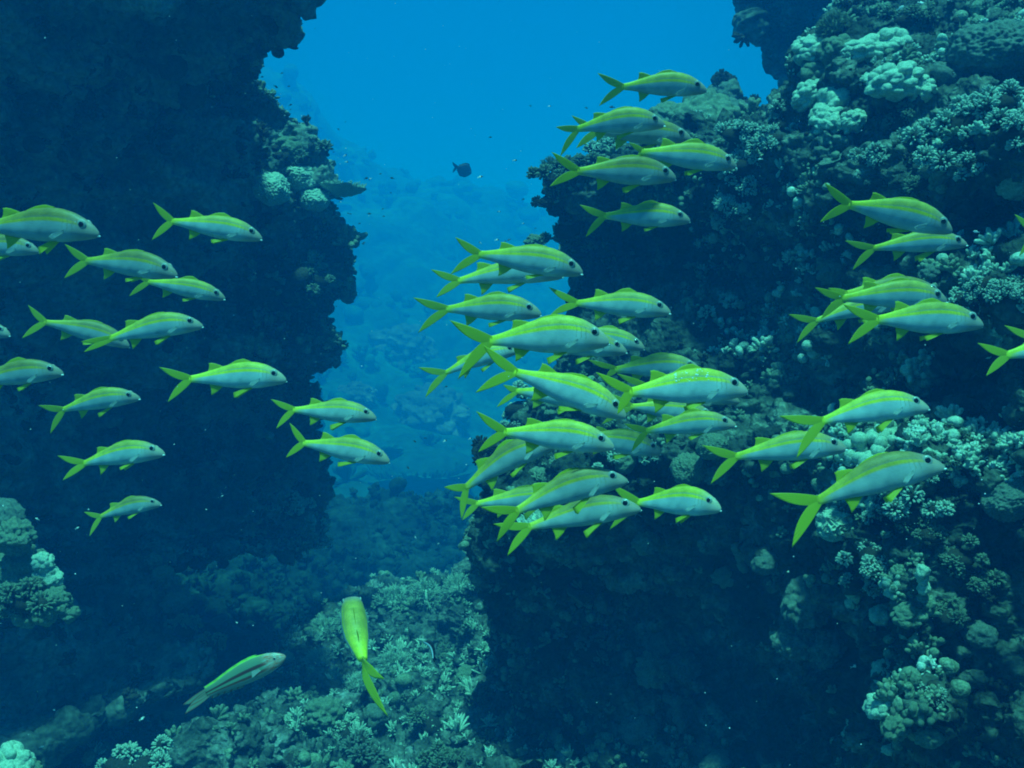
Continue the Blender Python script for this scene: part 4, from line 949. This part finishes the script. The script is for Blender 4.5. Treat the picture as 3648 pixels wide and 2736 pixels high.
# dark deep-bodied fish in open water, and dark shapes far off
DU = [(0, .02), (.05, .09), (.15, .18), (.3, .25), (.5, .27), (.7, .21), (.88, .10), (1, .06)]; DL = [(0, -.02), (.05, -.07), (.15, -.15), (.35, -.24), (.55, -.24), (.75, -.17), (.9, -.08), (1, -.05)]; DW = [(0, .02), (.1, .07), (.3, .1), (.6, .09), (1, .02)]
M['darkfish'] = flat('dark fish skin', (.03, .03, .03)); M['darkfin'] = flat('dark fin', (.03, .03, .035)); M['whitefish'] = flat('white fish skin', (.8, .82, .82)); 
def simple_fish(name, reg, Np, Pp, Uq, Dq, length, dd, yaw, mat, finmat, lab, up=DU, lo=DL, group=None):
    e, mw, Mx = place(reg, Np, Pp, length, yaw, 0, dd, name); tag(e, lab, 'fish', group)
    s = Shape(up, lo, DW); obj('body', s.body(30, 16), mat, e); tail(s, plane_hit(mw, reg, *Uq), plane_hit(mw, reg, *Dq), finmat, e, .5)
    f = lambda t, a: (1-t, 0, float(s.U(t))+a-.01); g = lambda t, a: (1-t, 0, float(s.Lo(t))+a+.01)
    fin('dorsal_fin', [f(t, 0) for t in np.linspace(.25, .9, 7)], [f(t, .07) for t in np.linspace(.33, 1.0, 7)], finmat, e)
    fin('anal_fin', [g(t, 0) for t in np.linspace(.5, .9, 5)], [g(t, -.08) for t in np.linspace(.6, 1.0, 5)], finmat, e)
    for q in (-1, 1): ellipsoid('eye', (.86, q*.07, .07), (.03, .015, .03), M['iris'], e, 2)
    return e
simple_fish('dark_fish', 'J', (1620, 955), (1527, 915), (1495, 878), (1497, 952), .26, 0, .5, M['darkfish'], M['darkfin'], 'dark deep bodied fish alone in the open blue water', [(a, b*1.6) for a, b in DU], [(a, b*1.6) for a, b in DL])
simple_fish('dark_fish', 'H', (1180, 380), (1060, 365), (1020, 350), (1025, 390), .35, 0, .2, M['darkfish'], M['darkfin'], 'upper dark fish shape in the gloom at lower left', [(a, b*.5) for a, b in DU], [(a, b*.5) for a, b in DL])
simple_fish('dark_fish', 'H', (1115, 432), (1010, 405), (975, 388), (980, 425), .35, 0, .2, M['darkfish'], M['darkfin'], 'lower dark fish shape in the gloom at lower left', [(a, b*.5) for a, b in DU], [(a, b*.5) for a, b in DL])

# tiny reef fish: black all over, or black with a white rear half; too small to show parts, so body and tail are one mesh
def tiny(white):
    s = Shape([(a, b*.9) for a, b in DU], [(a, b*.9) for a, b in DL], DW); me = s.body(16, 10)
    V = [v.co[:] for v in me.vertices]; F = [tuple(p.vertices) for p in me.polygons]; n = len(V)
    V += [(.05, .012, 0), (-.32, .004, .24), (-.16, .004, 0), (-.32, .004, -.24), (.05, -.012, 0)]
    F += [(n, n+1, n+2), (n, n+2, n+3), (n+4, n+2, n+1), (n+4, n+3, n+2), (n, n+4, n+1), (n, n+3, n+4)]
    V += [(.7, 0, .2), (.25, .0, .36), (.2, 0, .1), (.5, .01, .15)]; m = len(V)-4; F += [(m, m+1, m+3), (m+1, m+2, m+3), (m+3, m+1, m), (m+3, m+2, m+1)]
    out = mesh('tiny', V, F, smooth=False); out.materials.append(M['darkfish']); out.materials.append(M['whitefish'])
    for p in out.polygons:
        if white and p.center.x < .52: p.material_index = 1
    return out
TD, TW = tiny(False), tiny(True); TWW = tiny(True)
for p in TWW.polygons: p.material_index = 1 if p.center.x < .95 else 0
SPECKS = {
 'dark': [('J',595,0,10),('J',370,298,16),('J',240,323,18),('J',328,380,26),('J',416,384,14),('J',284,432,16),('J',426,507,20),('J',428,535,14),('J',484,620,18),('J',568,650,16),('J',790,618,10),('J',743,662,18),('J',580,740,18),
   ('J',712,813,12),('J',660,887,18),('J',560,905,12),('J',922,990,22),('J',1018,960,14),('J',1110,988,22),('J',925,1060,18),('J',1088,1080,14),('J',1033,1190,14),('J',940,1220,22),('J',1038,1237,16),('J',818,1220,14),('J',880,1285,16),
   ('J',906,1413,18),('J',2003,508,16),('J',1738,718,18),('J',1955,1127,16),('J',1800,1205,14),('J',2047,1315,12),('J',1850,1398,14),('J',1876,1388,20),('C',315,1070,18),('C',125,1397,20),('C',200,1380,14),('C',528,1375,16),('C',85,1555,24),
   ('E',525,430,20),('E',713,428,30),('A',1970,255,14),('A',2040,425,14),('A',1890,775,10),('K',715,1020,20),('K',720,310,16),('H',1127,470,20),('H',1415,385,12)],  # the first H entry is an urchin, drawn as a tiny fish
 'white': [('J',672,756,12),('J',784,840,20),('J',793,878,20),('J',962,987,22),('J',766,1142,14),('J',2127,513,16),('J',1896,870,24),('J',1668,980,28),('J',1958,1282,14),('J',1780,1392,22),('J',1685,1413,18),('C',308,1400,20),('C',462,1385,18),
   ('D',130,817,20),('K',600,338,34),('K',815,985,46),('K',385,350,26),('C',640,5,14),('C',785,78,12)],
 'pale': [('H',455,225,20),('H',230,170,22),('H',15,85,22),('H',840,1370,20),('H',320,1310,18),('H',240,1535,22),('D',250,852,12),('H',525,110,18),('F',240,35,26),('F',145,480,22),('H',1240,110,10),('H',1415,785,14),('H',2130,575,8),('A',1320,825,10),('B',1245,820,14),
   ('E',620,0,8),('F',1870,585,40),('V',303,1555,10),('V',1940,20,14),('V',1985,5,10)]}
LAB = {'dark': 'tiny dark fish hovering in the blue water of the channel', 'white': 'tiny black fish with a white tail end', 'pale': 'tiny pale fish glinting against dark reef'}
for kd, lst in SPECKS.items():
    for reg, x, y, w in lst:
        me = {'dark': TD, 'white': TW, 'pale': TWW}[kd]; a = src(reg, x, y); wpx = w*REG[reg][2]
        wpx *= 1.3; ln = .05; d = FPX*ln/wpx
        d = min(d, 6.5) if reg in 'JAE' else min(d, 4.5)
        # never inside the rock
        dirv = ray(*a, 1).normalized(); far = 1e9
        for k in 'RLMOSDB':
            h = SURF[k].ray_cast(Vector((0, 0, 0)), dirv)
            if h[0] is not None: far = min(far, h[0].y)
        d = min(d, far-.25); ln = wpx*d/FPX
        o = bpy.data.objects.new('tiny_fish', me); C.objects.link(o); o.location = ray(*a, d); o.scale = (ln*.8,)*3
        o.rotation_euler = (frng.uniform(-.3, .3), frng.uniform(-.5, .5), frng.choice([0, 0, math.pi])+frng.uniform(-.9, .9))
        tag(o, LAB[kd], 'fish', {'dark': 'tiny dark fish in the channel', 'white': 'tiny black and white fish', 'pale': 'tiny pale fish near the reef'}[kd])

# drifting specks in the water
n = 420; dd_ = RNG.uniform(.9, 6, n); Pn = np.stack([(RNG.uniform(-.56, .56, n))*dd_, dd_, RNG.uniform(-.42, .42, n)*dd_], -1)
sz = RNG.uniform(.0003, .0009, n)*(1+.3*dd_); W, FF = stamp(ICO[1], Pn, RNG.normal(size=(n, 3)), np.stack([sz, sz*RNG.uniform(.5, 1, n), sz*RNG.uniform(.4, 1, n)], -1))
o = obj('drifting_specks', mesh('drifting_specks', W, FF), M['whitefish']); tag(o, 'fine pale specks drifting in the water', 'plankton', kind='stuff')

# ------------------------------------------------------------------ the water itself as an even body of haze
def box(name, lo, hi):
    V = [(x, y, z) for x in (lo[0], hi[0]) for y in (lo[1], hi[1]) for z in (lo[2], hi[2])]
    F = [(0, 1, 3, 2), (4, 6, 7, 5), (0, 4, 5, 1), (2, 3, 7, 6), (0, 2, 6, 4), (1, 5, 7, 3)]
    return mesh(name, V, F, smooth=False)
allz = [(o.matrix_world @ Vector(c)) for o in C.objects if o.type == 'MESH' for c in o.bound_box]
bpy.context.view_layer.update()
allp = [(o.matrix_world @ Vector(c)) for o in C.objects if o.type == 'MESH' for c in o.bound_box]
lo = [min(p[k] for p in allp)-1 for k in range(3)]; hi = [max(p[k] for p in allp)+.6 for k in range(3)]
hz = obj('haze', box('haze', lo, hi)); hz['kind'] = 'stuff'
m = bpy.data.materials.new('sea water'); m.use_nodes = True; nt = m.node_tree; nt.nodes.clear()
ou = N(nt, 'ShaderNodeOutputMaterial'); pv = N(nt, 'ShaderNodeVolumePrincipled')
pv.inputs['Color'].default_value = (.0, .30, .98, 1); pv.inputs['Absorption Color'].default_value = (.0, .42, 1, 1); pv.inputs['Density'].default_value = .037; pv.inputs['Anisotropy'].default_value = .1
nt.links.new(pv.outputs[0], ou.inputs['Volume']); hz.data.materials.append(m)
print('HAZE', lo, hi)
